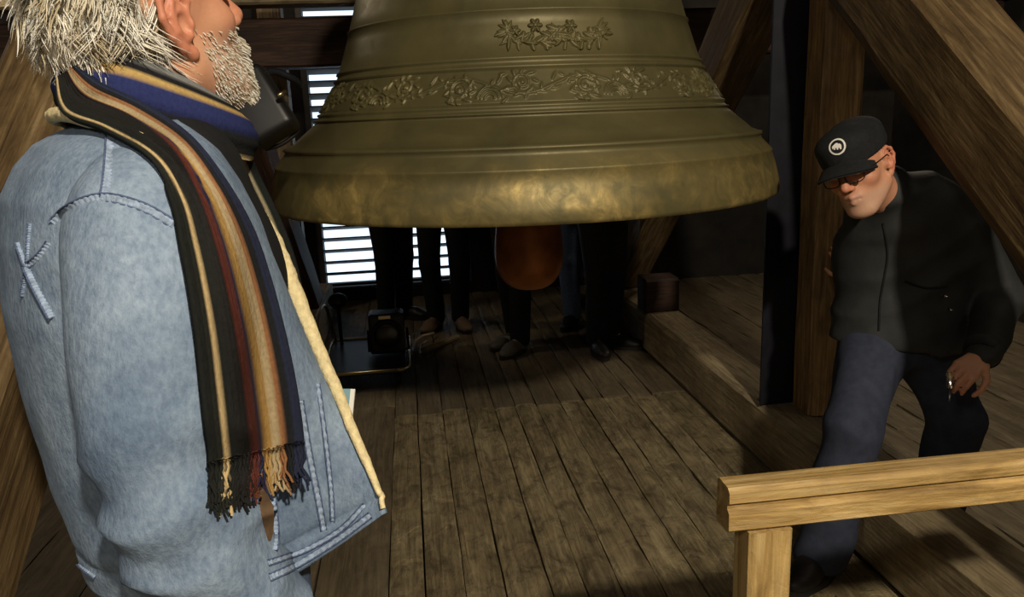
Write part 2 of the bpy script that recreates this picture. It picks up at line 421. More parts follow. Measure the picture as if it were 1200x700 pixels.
ph = np.array([p[0] for p in prof]); pr = np.array([p[1] for p in prof])
def bell_r(h): return np.interp(h, ph, pr)
def metal_bell():
    m, nt, b = newmat('bell_bronze')
    v = coords(nt); n1 = noise(nt, v, 3.0, 8, .6, .5); n2 = noise(nt, v, 14, 8, .7, .8)
    c1 = ramp(nt, n1, [(.3, s2l((80, 75, 48))), (.7, s2l((104, 96, 61)))])
    c2 = ramp(nt, n2, [(.35, s2l((104, 96, 60))), (.55, s2l((150, 131, 78))), (.75, s2l((204, 178, 108)))])
    sx = N(nt, 'ShaderNodeSeparateXYZ'); nt.links.new(v, sx.inputs[0])
    mr = N(nt, 'ShaderNodeMapRange'); mr.inputs[1].default_value = .20; mr.inputs[2].default_value = .09; nt.links.new(sx.outputs[2], mr.inputs[0])
    ml = N(nt, 'ShaderNodeMath', operation='MULTIPLY'); nt.links.new(mr.outputs[0], ml.inputs[0]); nt.links.new(ramp(nt, noise(nt, v, 4, 4, .6), [(.38, (0, 0, 0)), (.62, (1, 1, 1))]), ml.inputs[1])
    nt.links.new(MIX(nt, ml.outputs[0], c1, c2), b.inputs['Base Color'])
    b.inputs['Metallic'].default_value = .35
    nt.links.new(ramp(nt, n2, [(.3, (.58, .58, .58)), (.7, (.42, .42, .42))]), b.inputs['Roughness'])
    bump(nt, b, n2, .10, .004)
    return m
M_BELL = metal_bell()
bell = empty('church_bell', (BC[0], BC[1], BZ)); tag(bell, 'huge bronze church bell with cast scroll frieze and floral garland', 'bell')
MB = Matrix.Translation((BC[0], BC[1], BZ))
fine = []
for i in range(len(prof)-1):
    m = max(1, int((ph[i+1]-ph[i])/.03)); fine += [(pr[i]+(pr[i+1]-pr[i])*t, ph[i]+(ph[i+1]-ph[i])*t) for t in np.linspace(0, 1, m, endpoint=False)]
fine.append((pr[-1], ph[-1]))
inner = [(.0001, 1.34), (.3, 1.32), (.40, 1.2), (.46, .9), (.55, .55), (.63, .35), (.72, .2), (.80, .08), (.86, .012), (.900, 0)]
lathe(inner+fine[1:], 220, 'bell_body', M_BELL, bell, MB)
# crown loops and headstock
for k in range(6):
    a = k*math.pi/3
    pts = [(math.cos(a)*r_, math.sin(a)*r_, z_) for r_, z_ in ((.2, 1.40), (.24, 1.50), (.2, 1.60), (.10, 1.66), (.03, 1.66))]
    tube('crown_loop', catmull(np.array(pts)+[BC[0], BC[1], BZ], 16), .035, M_BELL, bell)
hs = tag(beam('headstock', (LI-.1, BC[1], 3.31), (XI+.1, BC[1], 3.31), .3, .5, W_BROWN, .03, 20, .004), 'heavy timber headstock from which the bell hangs', 'beam')

# cast reliefs: height fields from little curves, laid on the bell's own profile
def hfield(U, V, curves):
    H = np.zeros_like(U)
    for pts, w, amp in curves:
        pts = np.asarray(pts, float); lo = pts.min(0)-3*np.max(w); hi = pts.max(0)+3*np.max(w)
        m = (U > lo[0]) & (U < hi[0]) & (V > lo[1]) & (V < hi[1])
        if not m.any(): continue
        u = U[m]; v = V[m]; ww = np.broadcast_to(np.asarray(w, float), (len(pts),))
        d2 = ((u[:, None]-pts[None, :, 0])**2+(v[:, None]-pts[None, :, 1])**2)/(ww[None]**2)
        h = amp*np.exp(-np.min(d2, 1)*1.1)
        H[m] = np.maximum(H[m], h)
    return H
def spiral(cx, cy, r0, r1, a0, a1, n=70):
    t = np.linspace(0, 1, n); a = a0+(a1-a0)*t; r_ = r0+(r1-r0)*t
    return np.c_[cx+r_*np.cos(a), cy+r_*np.sin(a)]
def leaf(x, y, ang, L, w):
    t = np.linspace(0, 1, 16); P = np.c_[x+np.cos(ang)*L*t, y+np.sin(ang)*L*t]
    return P, w*np.sin(np.pi*(.12+.85*t))**.8+1e-4
def cell_curves(seed):
    """one repeat of the scroll, 0.36 long, 0.096 high"""
    r_ = random.Random(seed); H, L = .096, .36; C = []
    xs = np.linspace(0, L, 120)
    C.append((np.c_[xs, H/2+.024*np.sin(2*np.pi*xs/L)], .0032, .005))
    for cx, cy, s in ((L*.25, .040, 1), (L*.75, .056, -1)):
        C.append((spiral(cx, cy, .032, .005, s*.4, s*(.4+3.6*np.pi)), .0030, .0055))
        C.append((spiral(cx, cy, .004, .001, 0, 6), .006, .007))
        for q in range(9):
            a = q*2*np.pi/9+.3; P, w = leaf(cx+.030*np.cos(a), cy+.028*np.sin(a), a+s*.8, .020+.006*r_.random(), .0042)
            C.append((P, w, .005))
    for q in range(34):
        x0 = r_.uniform(0, L); P, w = leaf(x0, r_.uniform(.01, .085), r_.uniform(0, 6.28), r_.uniform(.014, .03), .0036); C.append((P, w, r_.uniform(.003, .006)))
    for rr_ in (.012, .021, .030):                       # shell
        t = np.linspace(.15, np.pi-.15, 40); C.append((np.c_[L*.5+rr_*1.2*np.cos(t), .012+rr_*np.sin(t)*1.2], .0028, .006))
    return C, L, H
def relief(name, th0, th1, h0, h1, nu, nv, hf, lift=.0):
    """hf(arc, height) in metres -> relief depth"""
    th = np.linspace(th0, th1, nu); hh = np.linspace(h0, h1, nv)
    rm = bell_r((h0+h1)/2)
    U = ((th-th0)*rm)[:, None]+0*hh[None]; Vv = (hh-h0)[None]+0*th[:, None]
    Hh = hf(U, Vv)
    base = np.interp(hh, ph, pr)[None]
    R = base+Hh-.0018+lift
    R[:, 0] -= .004; R[:, -1] -= .004; R[0] -= .004; R[-1] -= .004
    P = np.stack([R*np.cos(th)[:, None], R*np.sin(th)[:, None], hh[None]+0*R], -1)
    V, Q = grid(P)
    return link(name, qmesh(name, V, Q), M_BELL, bell, MB)
cc, CL, CH = cell_curves(3)
both = cc+[(np.asarray(p)+[CL, 0], w, a) for p, w, a in cc]+[(np.asarray(p)-[CL, 0], w, a) for p, w, a in cc]
gu = np.linspace(0, CL, 130, endpoint=False); gv = np.linspace(0, CH, 40)
CELL = hfield(*np.meshgrid(gu, gv, indexing='ij'), both)
def frieze_h(U, V):
    iu = ((U/CL) % 1*130).astype(int) % 130; iv = np.clip((V/.0985*39).astype(int), 0, 39)
    return CELL[iu, iv]*1.5+.0006*np.sin(U*900)*np.sin(V*800)
ncell = 12; rmid = bell_r(.375); CL = 2*np.pi*rmid/ncell
relief('scroll_frieze', -np.pi*1.5, np.pi*.5, .3265, .423, ncell*130+1, 40, frieze_h, .0024)
def garland_curves():
    r_ = random.Random(11); C = []; Lg, Hg = .36, .105
    for k in range(2):
        cx = .11+k*.14; s = 1 if k == 0 else -1
        t = np.linspace(0, np.pi, 40)
        C.append((np.c_[cx+.07*np.cos(t), .062-.035*np.sin(t)], .005, .008))
        for q in range(34):
            a = np.pi*q/33; x0 = cx+.075*math.cos(a); y0 = .060-.036*math.sin(a)
            P, w = leaf(x0, y0, r_.uniform(0, 6.28), r_.uniform(.024, .042), r_.uniform(.006, .010)); C.append((P, w, r_.uniform(.008, .015)))
    for (fx, fy, fr) in ((.12, .072, .016), (.225, .068, .015), (.17, .038, .012), (.06, .06, .012), (.29, .05, .013)):
        for q in range(6):
            a = q*np.pi/3; P, w = leaf(fx+.3*fr*math.cos(a), fy+.3*fr*math.sin(a), a, fr, fr*.42); C.append((P, w, .014))
        C.append((spiral(fx, fy, .003, .002, 0, 6), .005, .017))
    for s, x0 in ((-1, .05), (1, .31)):
        for q in range(5):
            P, w = leaf(x0, .06, (math.pi if s < 0 else 0)+(-.9+.45*q), .042, .0075); C.append((P, w, .010))
    return C
GC = garland_curves()
rg = bell_r(.52); tc = math.atan2(-1, .035)     # front of the bell, a little to the right
relief('floral_garland', tc-.18/rg, tc+.18/rg, .472, .584, 260, 90, lambda U, V: hfield(U, V, GC)-.0012)
# clapper
cl = empty('bell_clapper', (.445, 2.98, 2.4)); tag(cl, 'reddish brown rounded clapper hanging below the bell mouth', 'clapper')
M_CLAP = plain('clapper_iron', s2l((160, 98, 52)), .36, .5, .5, 9, .35, .1)
pf = [(.0001, -.0), (.05, .004), (.085, .02), (.112, .05), (.128, .09), (.133, .14), (.130, .20), (.118, .30), (.10, .40), (.075, .55), (.05, .75), (.045, 1.35), (.0001, 1.36)]
pf = [tuple(p) for p in catmull(np.array(pf), 60)]; pf = [(max(.0001, r_), z_) for r_, z_ in pf]
lathe(pf[::1], 64, 'ball', M_CLAP, cl, Matrix.Translation((.445, 2.98, .842)))
tube('hanger', [(.445, 2.98, 2.19), (.445, 2.98, 2.56)], .03, M_STEEL, cl)
# ================================================================== bodies: signed-distance volumes -> one continuous surface
def axis(lo, hi, coarse, fines=()):
    out = [lo]
    while out[-1] < hi:
        p = out[-1]; st = coarse
        for a, b, s in fines:
            if a-1e-9 <= p < b: st = min(st, s)
            elif p < a and p+st > a: st = min(st, max(a-p, s))
        out.append(p+st)
    return np.array(out)
class Vol:
    def __init__(s, lo, hi, h, boxes=()):
        """boxes: (lo, hi, fine step)"""
        s.ax = [axis(lo[i], hi[i], h, [(b[0][i], b[1][i], b[2]) for b in boxes]) for i in range(3)]
        s.D = np.full([len(a) for a in s.ax], 1.0, np.float32)
        s.c = np.zeros(3); s.R = np.eye(3); s.sc = 1.0
    def frame(s, c=(0, 0, 0), R=None, sc=1.0):
        s.sc = sc; s.c = np.asarray(c, float); s.R = np.eye(3) if R is None else np.asarray(R, float)   # columns = local axes
        return s
    def _go(s, lc, rad, fn, op, k):
        w = s.c+s.sc*(s.R@np.asarray(lc, float)); rad = (rad+k)*s.sc+.02; sl = []
        for i in range(3):
            a = np.searchsorted(s.ax[i], w[i]-rad); b = np.searchsorted(s.ax[i], w[i]+rad)
            if b-a < 1: return
            sl.append(slice(a, b))
        sl = tuple(sl)
        X, Y, Z = np.meshgrid(s.ax[0][sl[0]], s.ax[1][sl[1]], s.ax[2][sl[2]], indexing='ij', sparse=True)
        X = (X-s.c[0])/s.sc; Y = (Y-s.c[1])/s.sc; Z = (Z-s.c[2])/s.sc
        L = [(X*s.R[0, j]+Y*s.R[1, j]+Z*s.R[2, j]) for j in range(3)]
        d = fn(*L); a = s.D[sl]
        if op == 'sub': d = -d
        if k > 0:
            if op == 'add':
                h = np.clip(.5+.5*(d-a)/k, 0, 1); r = d*(1-h)+a*h-k*h*(1-h)
            else:
                h = np.clip(.5+.5*(d-a)/k, 0, 1); r = a*(1-h)+d*h+k*h*(1-h)
        else: r = np.minimum(a, d) if op == 'add' else np.maximum(a, d)
        s.D[sl] = r
    def rc(s, p, q, ra, rb, k=.01, op='add'):
        p = np.asarray(p, float); q = np.asarray(q, float); v = q-p; L2 = max(v@v, 1e-12)
        def fn(x, y, z):
            t = np.clip(((x-p[0])*v[0]+(y-p[1])*v[1]+(z-p[2])*v[2])/L2, 0, 1)
            return np.sqrt((x-p[0]-t*v[0])**2+(y-p[1]-t*v[1])**2+(z-p[2]-t*v[2])**2)-(ra+(rb-ra)*t)
        s._go((p+q)/2, math.sqrt(L2)/2+max(ra, rb), fn, op, k)
    def ell(s, c, r, k=.01, op='add', rot=None):
        c = np.asarray(c, float); r = np.asarray(r, float); Rm = np.eye(3) if rot is None else rot
        def fn(x, y, z):
            x, y, z = x-c[0], y-c[1], z-c[2]
            if rot is not None: x, y, z = [x*Rm[0, j]+y*Rm[1, j]+z*Rm[2, j] for j in range(3)]
            k0 = np.sqrt((x/r[0])**2+(y/r[1])**2+(z/r[2])**2); k1 = np.sqrt((x/r[0]**2)**2+(y/r[1]**2)**2+(z/r[2]**2)**2)+1e-9
            return k0*(k0-1)/k1
        s._go(c, r.max(), fn, op, k)
    def chain(s, pts, rads, k=.006, op='add'):
        for a, b, ra, rb in zip(pts[:-1], pts[1:], rads[:-1], rads[1:]): s.rc(a, b, ra, rb, k, op)
    def cut(s, p, n, k=.0):
        """remove the half-space on the side n points to"""
        X, Y, Z = np.meshgrid(*s.ax, indexing='ij', sparse=True)
        d = (X-p[0])*n[0]+(Y-p[1])*n[1]+(Z-p[2])*n[2]
        s.D = np.maximum(s.D, d.astype(np.float32))
    def mesh(s, name):
        D = s.D; D[0] = D[-1] = 1; D[:, 0] = D[:, -1] = 1; D[:, :, 0] = D[:, :, -1] = 1
        I = D < 0; n = D.shape
        cnt = np.zeros([m-1 for m in n], np.int8)
        def cor(A, i, j, k): return A[i:n[0]-1+i, j:n[1]-1+j, k:n[2]-1+k]
        for i in (0, 1):
            for j in (0, 1):
                for k in (0, 1): cnt += cor(I, i, j, k)
        act = np.argwhere((cnt > 0) & (cnt < 8)); del cnt
        idx = np.full([m-1 for m in n], -1, np.int32); idx[act[:, 0], act[:, 1], act[:, 2]] = np.arange(len(act))
        acc = np.zeros((len(act), 3)); num = np.zeros(len(act))
        C = {}
        for i in (0, 1):
            for j in (0, 1):
                for k in (0, 1): C[i, j, k] = D[act[:, 0]+i, act[:, 1]+j, act[:, 2]+k].astype(float)
        for a in C:
            for d in range(3):
                if a[d]: continue
                b = list(a); b[d] = 1; b = tuple(b); va, vb = C[a], C[b]
                m = (va < 0) != (vb < 0); t = va[m]/(va[m]-vb[m])
                pt = np.repeat(np.array(a, float)[None], m.sum(), 0); pt[:, d] = t
                acc[m] += pt; num[m] += 1
        loc = acc/num[:, None]
        P = np.empty_like(loc)
        for d in range(3):
            x0 = s.ax[d][act[:, d]]; x1 = s.ax[d][act[:, d]+1]; P[:, d] = x0+(x1-x0)*loc[:, d]
        Qs = []
        for d in range(3):
            e1, e2 = [(1, 2), (2, 0), (0, 1)][d]
            A = np.take(I, range(n[d]-1), d); B = np.take(I, range(1, n[d]), d)
            ed = np.argwhere(A != B)
            ok = (ed[:, e1] > 0) & (ed[:, e2] > 0) & (ed[:, e1] < n[e1]-1) & (ed[:, e2] < n[e2]-1); ed = ed[ok]
            fl = A[ed[:, 0], ed[:, 1], ed[:, 2]]
            q = []
            for o1, o2 in ((-1, -1), (0, -1), (0, 0), (-1, 0)):
                c = ed.copy(); c[:, e1] += o1; c[:, e2] += o2; q.append(idx[c[:, 0], c[:, 1], c[:, 2]])
            q = np.stack(q, 1); q[~fl] = q[~fl][:, ::-1]; Qs.append(q)
        Q = np.vstack(Qs)
        # two light smoothing passes along the edges keep the form and drop the stair-steps
        for _ in range(2):
            S = np.zeros_like(P); W = np.zeros(len(P))
            for a, b in ((0, 1), (1, 2), (2, 3), (3, 0)):
                for x, y in ((a, b), (b, a)):
                    for dd in range(3): S[:, dd] += np.bincount(Q[:, x], P[Q[:, y], dd], len(P))
                    W += np.bincount(Q[:, x], minlength=len(P))
            P = .5*P+.5*S/np.maximum(W, 1)[:, None]
        s.P, s.Q = P, Q
        return qmesh(name, P, Q)

SKIN = np.array(s2l((206, 150, 118))); SKIN_R = np.array(s2l((204, 128, 100))); LIP = np.array(s2l((176, 104, 88)))
M_SKIN = vmat('skin', .5, 220, .12, .4, .12, .0012, mott=.12)

def basis(f, up):
    f = unit(f); l = unit(np.cross(up, f)); u = np.cross(f, l); return np.stack([f, l, u], 1)

def head_sdf(v, c, R, sc=1.0, slim=1.0):
    """local x forward, y left, z up; origin between the ear canals"""
    v.frame(c, R, sc)
    v.ell((-.008, 0, .045), (.100, .077*slim, .086), .0)
    v.ell((.028, 0, -.028), (.066, .060*slim, .088), .03)
    v.rc((.080, -.03, .047), (.080, .03, .047), .016, .016, .02)
    for s in (1, -1):
        v.ell((.056, s*.044, -.010), (.026, .022, .020), .02)
        v.rc((-.004, s*.052, -.048), (.062, s*.022, -.092), .020, .018, .03)
    v.ell((.070, 0, -.093), (.024, .026, .020), .025)
    v.ell((.062, 0, -.052), (.040, .034, .032), .02)
    for s in (1, -1): v.ell((.100, s*.031, .024), (.022, .019, .014), .014, 'sub')
    v.chain([(.088, 0, .036), (.101, 0, .016), (.118, 0, -.012)], [.010, .0095, .0125], .010)
    for s in (1, -1):
        v.ell((.106, s*.0125, -.018), (.012, .0075, .0085), .006)
        v.ell((.112, s*.007, -.0255), (.005, .0035, .005), .002, 'sub')
        v.ell((.0935, s*.031, .022), (.0125, .0145, .0085), .004)          # lids
        v.rc((.103, s*.022, .0215), (.099, s*.042, .0205), .0016, .0012, .002, 'sub')
    v.rc((.090, -.021, -.0475), (.102, 0, -.0455), .0050, .0062, .006); v.rc((.090, .021, -.0475), (.102, 0, -.0455), .0050, .0062, .006)
    v.rc((.088, -.018, -.0600), (.099, 0, -.0605), .0050, .0070, .006); v.rc((.088, .018, -.0600), (.099, 0, -.0605), .0050, .0070, .006)
    v.rc((.092, -.024, -.0535), (.110, 0, -.0530), .0016, .0016, .003, 'sub'); v.rc((.092, .024, -.0535), (.110, 0, -.0530), .0016, .0016, .003, 'sub')
    for s in (1, -1):
        def e(x, o, z): return (x*1.1-.004, s*(.068*slim+o), z*1.08+.002)
        v.ell(e(-.010, .010, .004), (.017, .0065, .030), .006)
        v.rc(e(-.008, .004, .0), e(-.004, .0, .0), .016, .018, .008)
        v.ell(e(-.002, .018, -.002), (.010, .010, .014), .004, 'sub')
        v.ell(e(-.008, .018, .019), (.010, .006, .008), .004, 'sub')
        v.chain([e(.006, .010, .003), e(.012, .010, .018), e(.007, .012, .032), (e(-.008, .016, .037)), e(-.022, .020, .028), e(-.027, .021, .010), e(-.022, .017, -.010), e(-.013, .012, -.024), e(-.003, .007, -.033)],
                [.0030, .0042, .0046, .0046, .0046, .0044, .0042, .005, .007], .003)
        v.chain([e(-.006, .014, .022), e(-.015, .0165, .010), e(-.014, .016, -.006), e(-.006, .013, -.016), e(.003, .011, -.015)], [.003, .0035, .0036, .0036, .003], .004)
        v.ell(e(.007, .011, -.004), (.004, .005, .006), .003)
        v.ell(e(-.003, .008, -.030), (.008, .006, .009), .004)
    v.frame()

def hand_sdf(v, w, d, n, side, curl=(.5, .6, .6, .7, .8), scale=1.0, spread=.0):
    """w wrist, d finger direction, n the way the palm faces, side=+1 when the thumb lies along cross(d,n)"""
    d = unit(d); n = unit(np.asarray(n)-(np.asarray(n)@d)*d); t = np.cross(d, n)*side; w = np.asarray(w, float); S = scale
    v.frame()
    v.rc(w-d*.03*S, w+d*.02*S, .023*S, .026*S, .015)
    base = []
    for i, off in enumerate((.030, .010, -.010, -.029)):
        kb = w+d*(.088-.006*abs(i-1))*S+t*off*S
        v.rc(w+d*.012*S+t*off*.55*S, kb, .014*S, .0115*S, .010); base.append(kb)
    for i, (kb, ln) in enumerate(zip(base, (.074, .083, .077, .060))):
        c = curl[i+1]; p = kb; ang = 0
        for j, fr in enumerate((.46, .31, .23)):
            ang += c*(.75, 1.0, .8)[j]
            dd = unit(d*math.cos(ang)+n*math.sin(ang)+t*spread*(1.5-i)*.15); q = p+dd*ln*fr*S
            v.rc(p, q, (.0098, .0088, .0078)[j]*S, (.0088, .0078, .0068)[j]*S, .0025); p = q
    c = curl[0]; p = w+d*.028*S+t*.026*S; q = p+unit(d*.62+t*.72+n*.35)*.042*S
    v.rc(w+d*.015*S+t*.012*S, p, .015*S, .014*S, .008); v.rc(p, q, .0135*S, .0105*S, .006)
    r_ = q+unit(d*.85+t*(.45-.5*c)+n*(.25+.7*c))*.032*S; v.rc(q, r_, .0105*S, .0092*S, .003)
    v.rc(r_, r_+unit(d*.85+t*(.1-.7*c)+n*(.25+.7*c))*.025*S, .0092*S, .0075*S, .003)

def skin_colors(P, heads, beard=None):
    C = np.repeat(SKIN[None], len(P), 0)
    nz = fnoise(P, 60, 4, 3)
    C = C*(1+.10*nz[:, None]*np.array([.4, 1, 1]))
    for c, R, *hs in heads:
        L = (P-c)@R/(hs[0] if hs else 1.0)
        red = np.exp(-(((L[:, 0]-.115)/.025)**2+((L[:, 1])/.022)**2+((L[:, 2]+.012)/.02)**2))
        ear = smoothstep(.074, .084, np.abs(L[:, 1]))*(np.abs(L[:, 0]) < .05)*(np.abs(L[:, 2]) < .06)
        chk = np.exp(-(((L[:, 0]-.07)/.03)**2+((np.abs(L[:, 1])-.045)/.022)**2+((L[:, 2]+.015)/.025)**2))
        m = np.clip(.9*red+.75*ear+.55*chk, 0, 1)[:, None]
        C = C*(1-m)+SKIN_R*m
        lip = np.exp(-(((L[:, 2]+.0535)/.010)**2+(L[:, 1]/.022)**2))*(L[:, 0] > .088)
        C = C*(1-.7*lip[:, None])+LIP*.7*lip[:, None]
        if beard is not None:
            b = beard(L)[:, None]; C = C*(1-b)+np.array(s2l((196, 178, 160)))*b
    return C

# default upright joints (metres, x forward, y left), turned and placed by the caller
def joints(h=1.76, **over):
    J = dict(pelvis=(0, 0, .97), waist=(0, 0, 1.10), chest=(.0, 0, 1.32), neck=(-.02, 0, 1.50), head=(.012, 0, 1.635),
             hipL=(0, .095, .93), kneeL=(.015, .11, .50), ankL=(-.02, .12, .085), toeL=(.15, .15, .03),
             hipR=(0, -.095, .93), kneeR=(.015, -.11, .50), ankR=(-.02, -.12, .085), toeR=(.15, -.15, .03),
             shL=(-.01, .18, 1.43), elL=(-.06, .25, 1.18), wrL=(.10, .17, 1.04), shR=(-.01, -.18, 1.43), elR=(-.06, -.25, 1.18), wrR=(.10, -.17, 1.04))
    J.update(over); return {k: np.array(v, float)*h/1.76 for k, v in J.items()}
def place(J, pos, ang):
    c, s = math.cos(ang), math.sin(ang); R = np.array([[c, -s, 0], [s, c, 0], [0, 0, 1]])
    return {k: R@v+np.asarray(pos, float) for k, v in J.items()}, R
def torso(v, J, o=0.0, k=.05):
    v.frame()
    lat = unit(J['shL']-J['shR'])
    def slab_(a, b, ra, rb, wa, wb, kk):
        for s in (-1, 0, 1): v.rc(a+lat*wa*s, b+lat*wb*s, ra+o, rb+o, kk)
    slab_(J['pelvis'], J['waist'], .108, .100, .075, .065, k)
    slab_(J['waist'], J['chest'], .100, .108, .065, .085, k)
    slab_(J['chest'], J['neck']-(J['neck']-J['chest'])*.35, .108, .075, .085, .07, k)
    for s in 'LR': v.rc(J['neck']-(J['neck']-J['chest'])*.2, J['sh'+s], .06+o, .062+o, .05)
def limb(v, J, s, o=0.0, arm=True, leg=True, shape=None):
    if arm:
        v.rc(J['sh'+s], J['el'+s], .056+o, .043+o, .025); v.rc(J['el'+s], J['wr'+s], .043+o, .029+o, .02)
    if leg:
        v.rc(J['hip'+s], J['knee'+s], .088+o, .058+o, .03); v.rc(J['knee'+s], J['ank'+s], .058+o, .040+o, .02)
def bounds(J, pad=.22):
    P = np.array(list(J.values())); return P.min(0)-pad, P.max(0)+pad
def around(p, r, h): p = np.asarray(p); return (p-r, p+r, h)
def shoe(name, ank, toe, zfloor, mat, sole, parent, wid=.048):
    """leather shoe: last-shaped upper on a separate sole"""
    a = np.array(ank, float); t = np.array(toe, float); d = unit(np.array([t[0]-a[0], t[1]-a[1], 0])); l = np.array([-d[1], d[0], 0])
    heel = np.array([a[0], a[1], zfloor])-d*.055
    v = Vol(heel+np.array([-.4, -.4, -.02]), heel+np.array([.4, .4, .2]), .007)
    R = np.stack([d, l, np.array([0, 0, 1])], 1); v.frame(heel, R)
    v.rc((.045, 0, .055), (.055, 0, .125), .046, .044, .02); v.rc((.05, 0, .052), (.17, 0, .048), .044, .046, .03)
    v.ell((.205, .004, .036), (.075, wid, .036), .03)
    v.frame(); v.cut((0, 0, zfloor+.018), (0, 0, -1)); v.cut((0, 0, zfloor+.128), (0, 0, 1))
    up = link(name, v.mesh(name), mat, parent)
    t_ = np.linspace(0, 2*np.pi, 40, endpoint=False)
    xs = .135+.148*np.cos(t_); ws = (.050-.010*np.cos(t_*2)*.6)*np.sin(t_)*(1+.12*np.cos(t_))
    ring = heel+np.outer(xs, d)+np.outer(ws, l)
    P = np.stack([ring+[0, 0, .001], ring+[0, 0, .026]], 1); V, Q = grid(P, closed_u=True)
    F = Q.tolist()+[list(range(0, 80, 2)), list(range(1, 80, 2))[::-1]]
    link('sole', mesh('sole', V, F, False), sole, up)
    return up

M_NAVY = plain('navy_trousers', s2l((40, 44, 56)), .85, 0, .2, 60, .18, .3)
M_BLK_CLOTH = plain('black_cloth', s2l((26, 27, 29)), .85, 0, .25, 40, .22, .3)
M_JEANS = plain('blue_jeans', s2l((84, 98, 124)), .85, 0, .2, 90, .25, .3)
M_SHOE_D = plain('dark_shoe', s2l((34, 31, 30)), .5, 0, .4)
M_SHOE_G = plain('grey_shoe', s2l((92, 88, 80)), .6, 0, .4)
M_SHOE_T = plain('tan_shoe', s2l((126, 104, 82)), .6, 0, .4)
M_SOLE = plain('rubber_sole', s2l((40, 36, 33)), .8, 0, .3)

def bystander(pos, ang, label, pants, top, shoe_m, h=1.74, sneaker=None, **over):
    J, R = place(joints(h, **over), pos, ang)
    root = empty('person', pos); tag(root, label, 'person', None)
    lo, hi = bounds(J, .2)
    hands = [around(J['wr'+s]+np.array([0, 0, -.09]), .11, .006) for s in 'LR']
    HR = basis(R@np.array([1, 0, 0]), np.array([0, 0, 1.0]))
    v = Vol(lo, hi+np.array([0, 0, .05]), .014, hands+[around(J['head'], .14, .006)])
    torso(v, J)
    for s in 'LR':
        limb(v, J, s); v.rc(J['ank'+s], J['toe'+s], .036, .024, .02)
        fd = unit(J['wr'+s]-J['el'+s]); sd = 1 if s == 'L' else -1
        hand_sdf(v, J['wr'+s]+fd*.01, fd, R@np.array([0, -sd, 0.2]), sd)
    v.frame(); v.rc(J['neck']-[0, 0, .05], J['head']-[0, 0, .03], .062, .054, .03)
    head_sdf(v, J['head'], HR)
    me = v.mesh('body'); vcol(me, skin_colors(v.P, [(J['head'], HR)]))
    link('body', me, M_SKIN, root)
    v = Vol(lo, hi, .012)
    for s in 'LR':
        v.rc(J['hip'+s], J['knee'+s], .100, .076, .03); v.rc(J['knee'+s], J['ank'+s]+[0, 0, .0], .076, .066, .02)
    v.rc(J['pelvis'], J['waist'], .135, .128, .05)
    v.cut(J['ankL']*0+[0, 0, pos[2]+.045], (0, 0, -1)); v.cut((0, 0, J['waist'][2]+.02), (0, 0, 1))
    link('trousers', v.mesh('trousers'), pants, root)
    v = Vol(lo, hi, .014); torso(v, J, .03)
    for s in 'LR': v.rc(J['sh'+s], J['el'+s], .078, .064, .03); v.rc(J['el'+s], J['wr'+s], .064, .048, .02)
    v.cut((0, 0, J['pelvis'][2]-.06), (0, 0, -1)); v.cut((0, 0, J['neck'][2]+.03), (0, 0, 1))
    for s in 'LR': pass
    link('jacket', v.mesh('jacket'), top, root)
    # short hair cap
    v = Vol(J['head']-.2, J['head']+.2, .008); v.frame(J['head'], HR); v.ell((-.016, 0, .052), (.104, .083, .088), 0); v.ell((.09, 0, .0), (.07, .09, .075), .01, 'sub'); v.frame()
    v.cut(J['head']+[0, 0, -.03], (0, 0, -1)); link('hair', v.mesh('hair'), M_BLK_CLOTH, root)
    for s in 'LR': shoe('shoe', J['ank'+s], J['toe'+s], pos[2], shoe_m, M_SOLE, root)
    return root
# ================================================================== people behind the bell (seen from the knees down)
def xyf(px, py): q = onz(px, py, 0.0); return (q[0], q[1], .0)
bystander((-.16, 6.0, 0), math.radians(-60), 'person in black trousers standing before the louvres behind the black cart', M_BLK_CLOTH, M_BLK_CLOTH, M_SHOE_D, ankL=(-.02, .08, .085), ankR=(-.02, -.08, .085), kneeL=(.02, .085, .5), kneeR=(.03, -.085, .5))
bystander((.22, 5.62, 0), math.radians(-100), 'person in dark trousers and tan shoes behind the bell, between cart and clapper', M_BLK_CLOTH, M_NAVY, M_SHOE_T, ankL=(-.02, .09, .085), ankR=(-.02, -.09, .085))
bystander((.66, 4.98, 0), math.radians(-135), 'person in black trousers and grey shoes right behind the clapper', M_BLK_CLOTH, M_BLK_CLOTH, M_SHOE_G, ankL=(.06, .05, .085), ankR=(-.05, -.07, .085), kneeL=(.05, .06, .5), kneeR=(.0, -.08, .5), toeL=(.24, .06, .03), toeR=(.12, -.10, .03))
bystander((1.19, 4.80, 0), math.radians(-60), 'person in black trousers and dark shoes beside the sill behind the bell', M_BLK_CLOTH, M_BLK_CLOTH, M_SHOE_D, ankL=(-.02, .07, .085), ankR=(.0, -.07, .085), kneeL=(.02, .08, .5), kneeR=(.03, -.08, .5))
bystander((1.20, 5.45, 0), math.radians(-95), 'person in blue jeans standing at the sill behind the one in black trousers', M_JEANS, M_NAVY, M_SHOE_D, ankL=(-.02, .08, .085), ankR=(.0, -.08, .085))
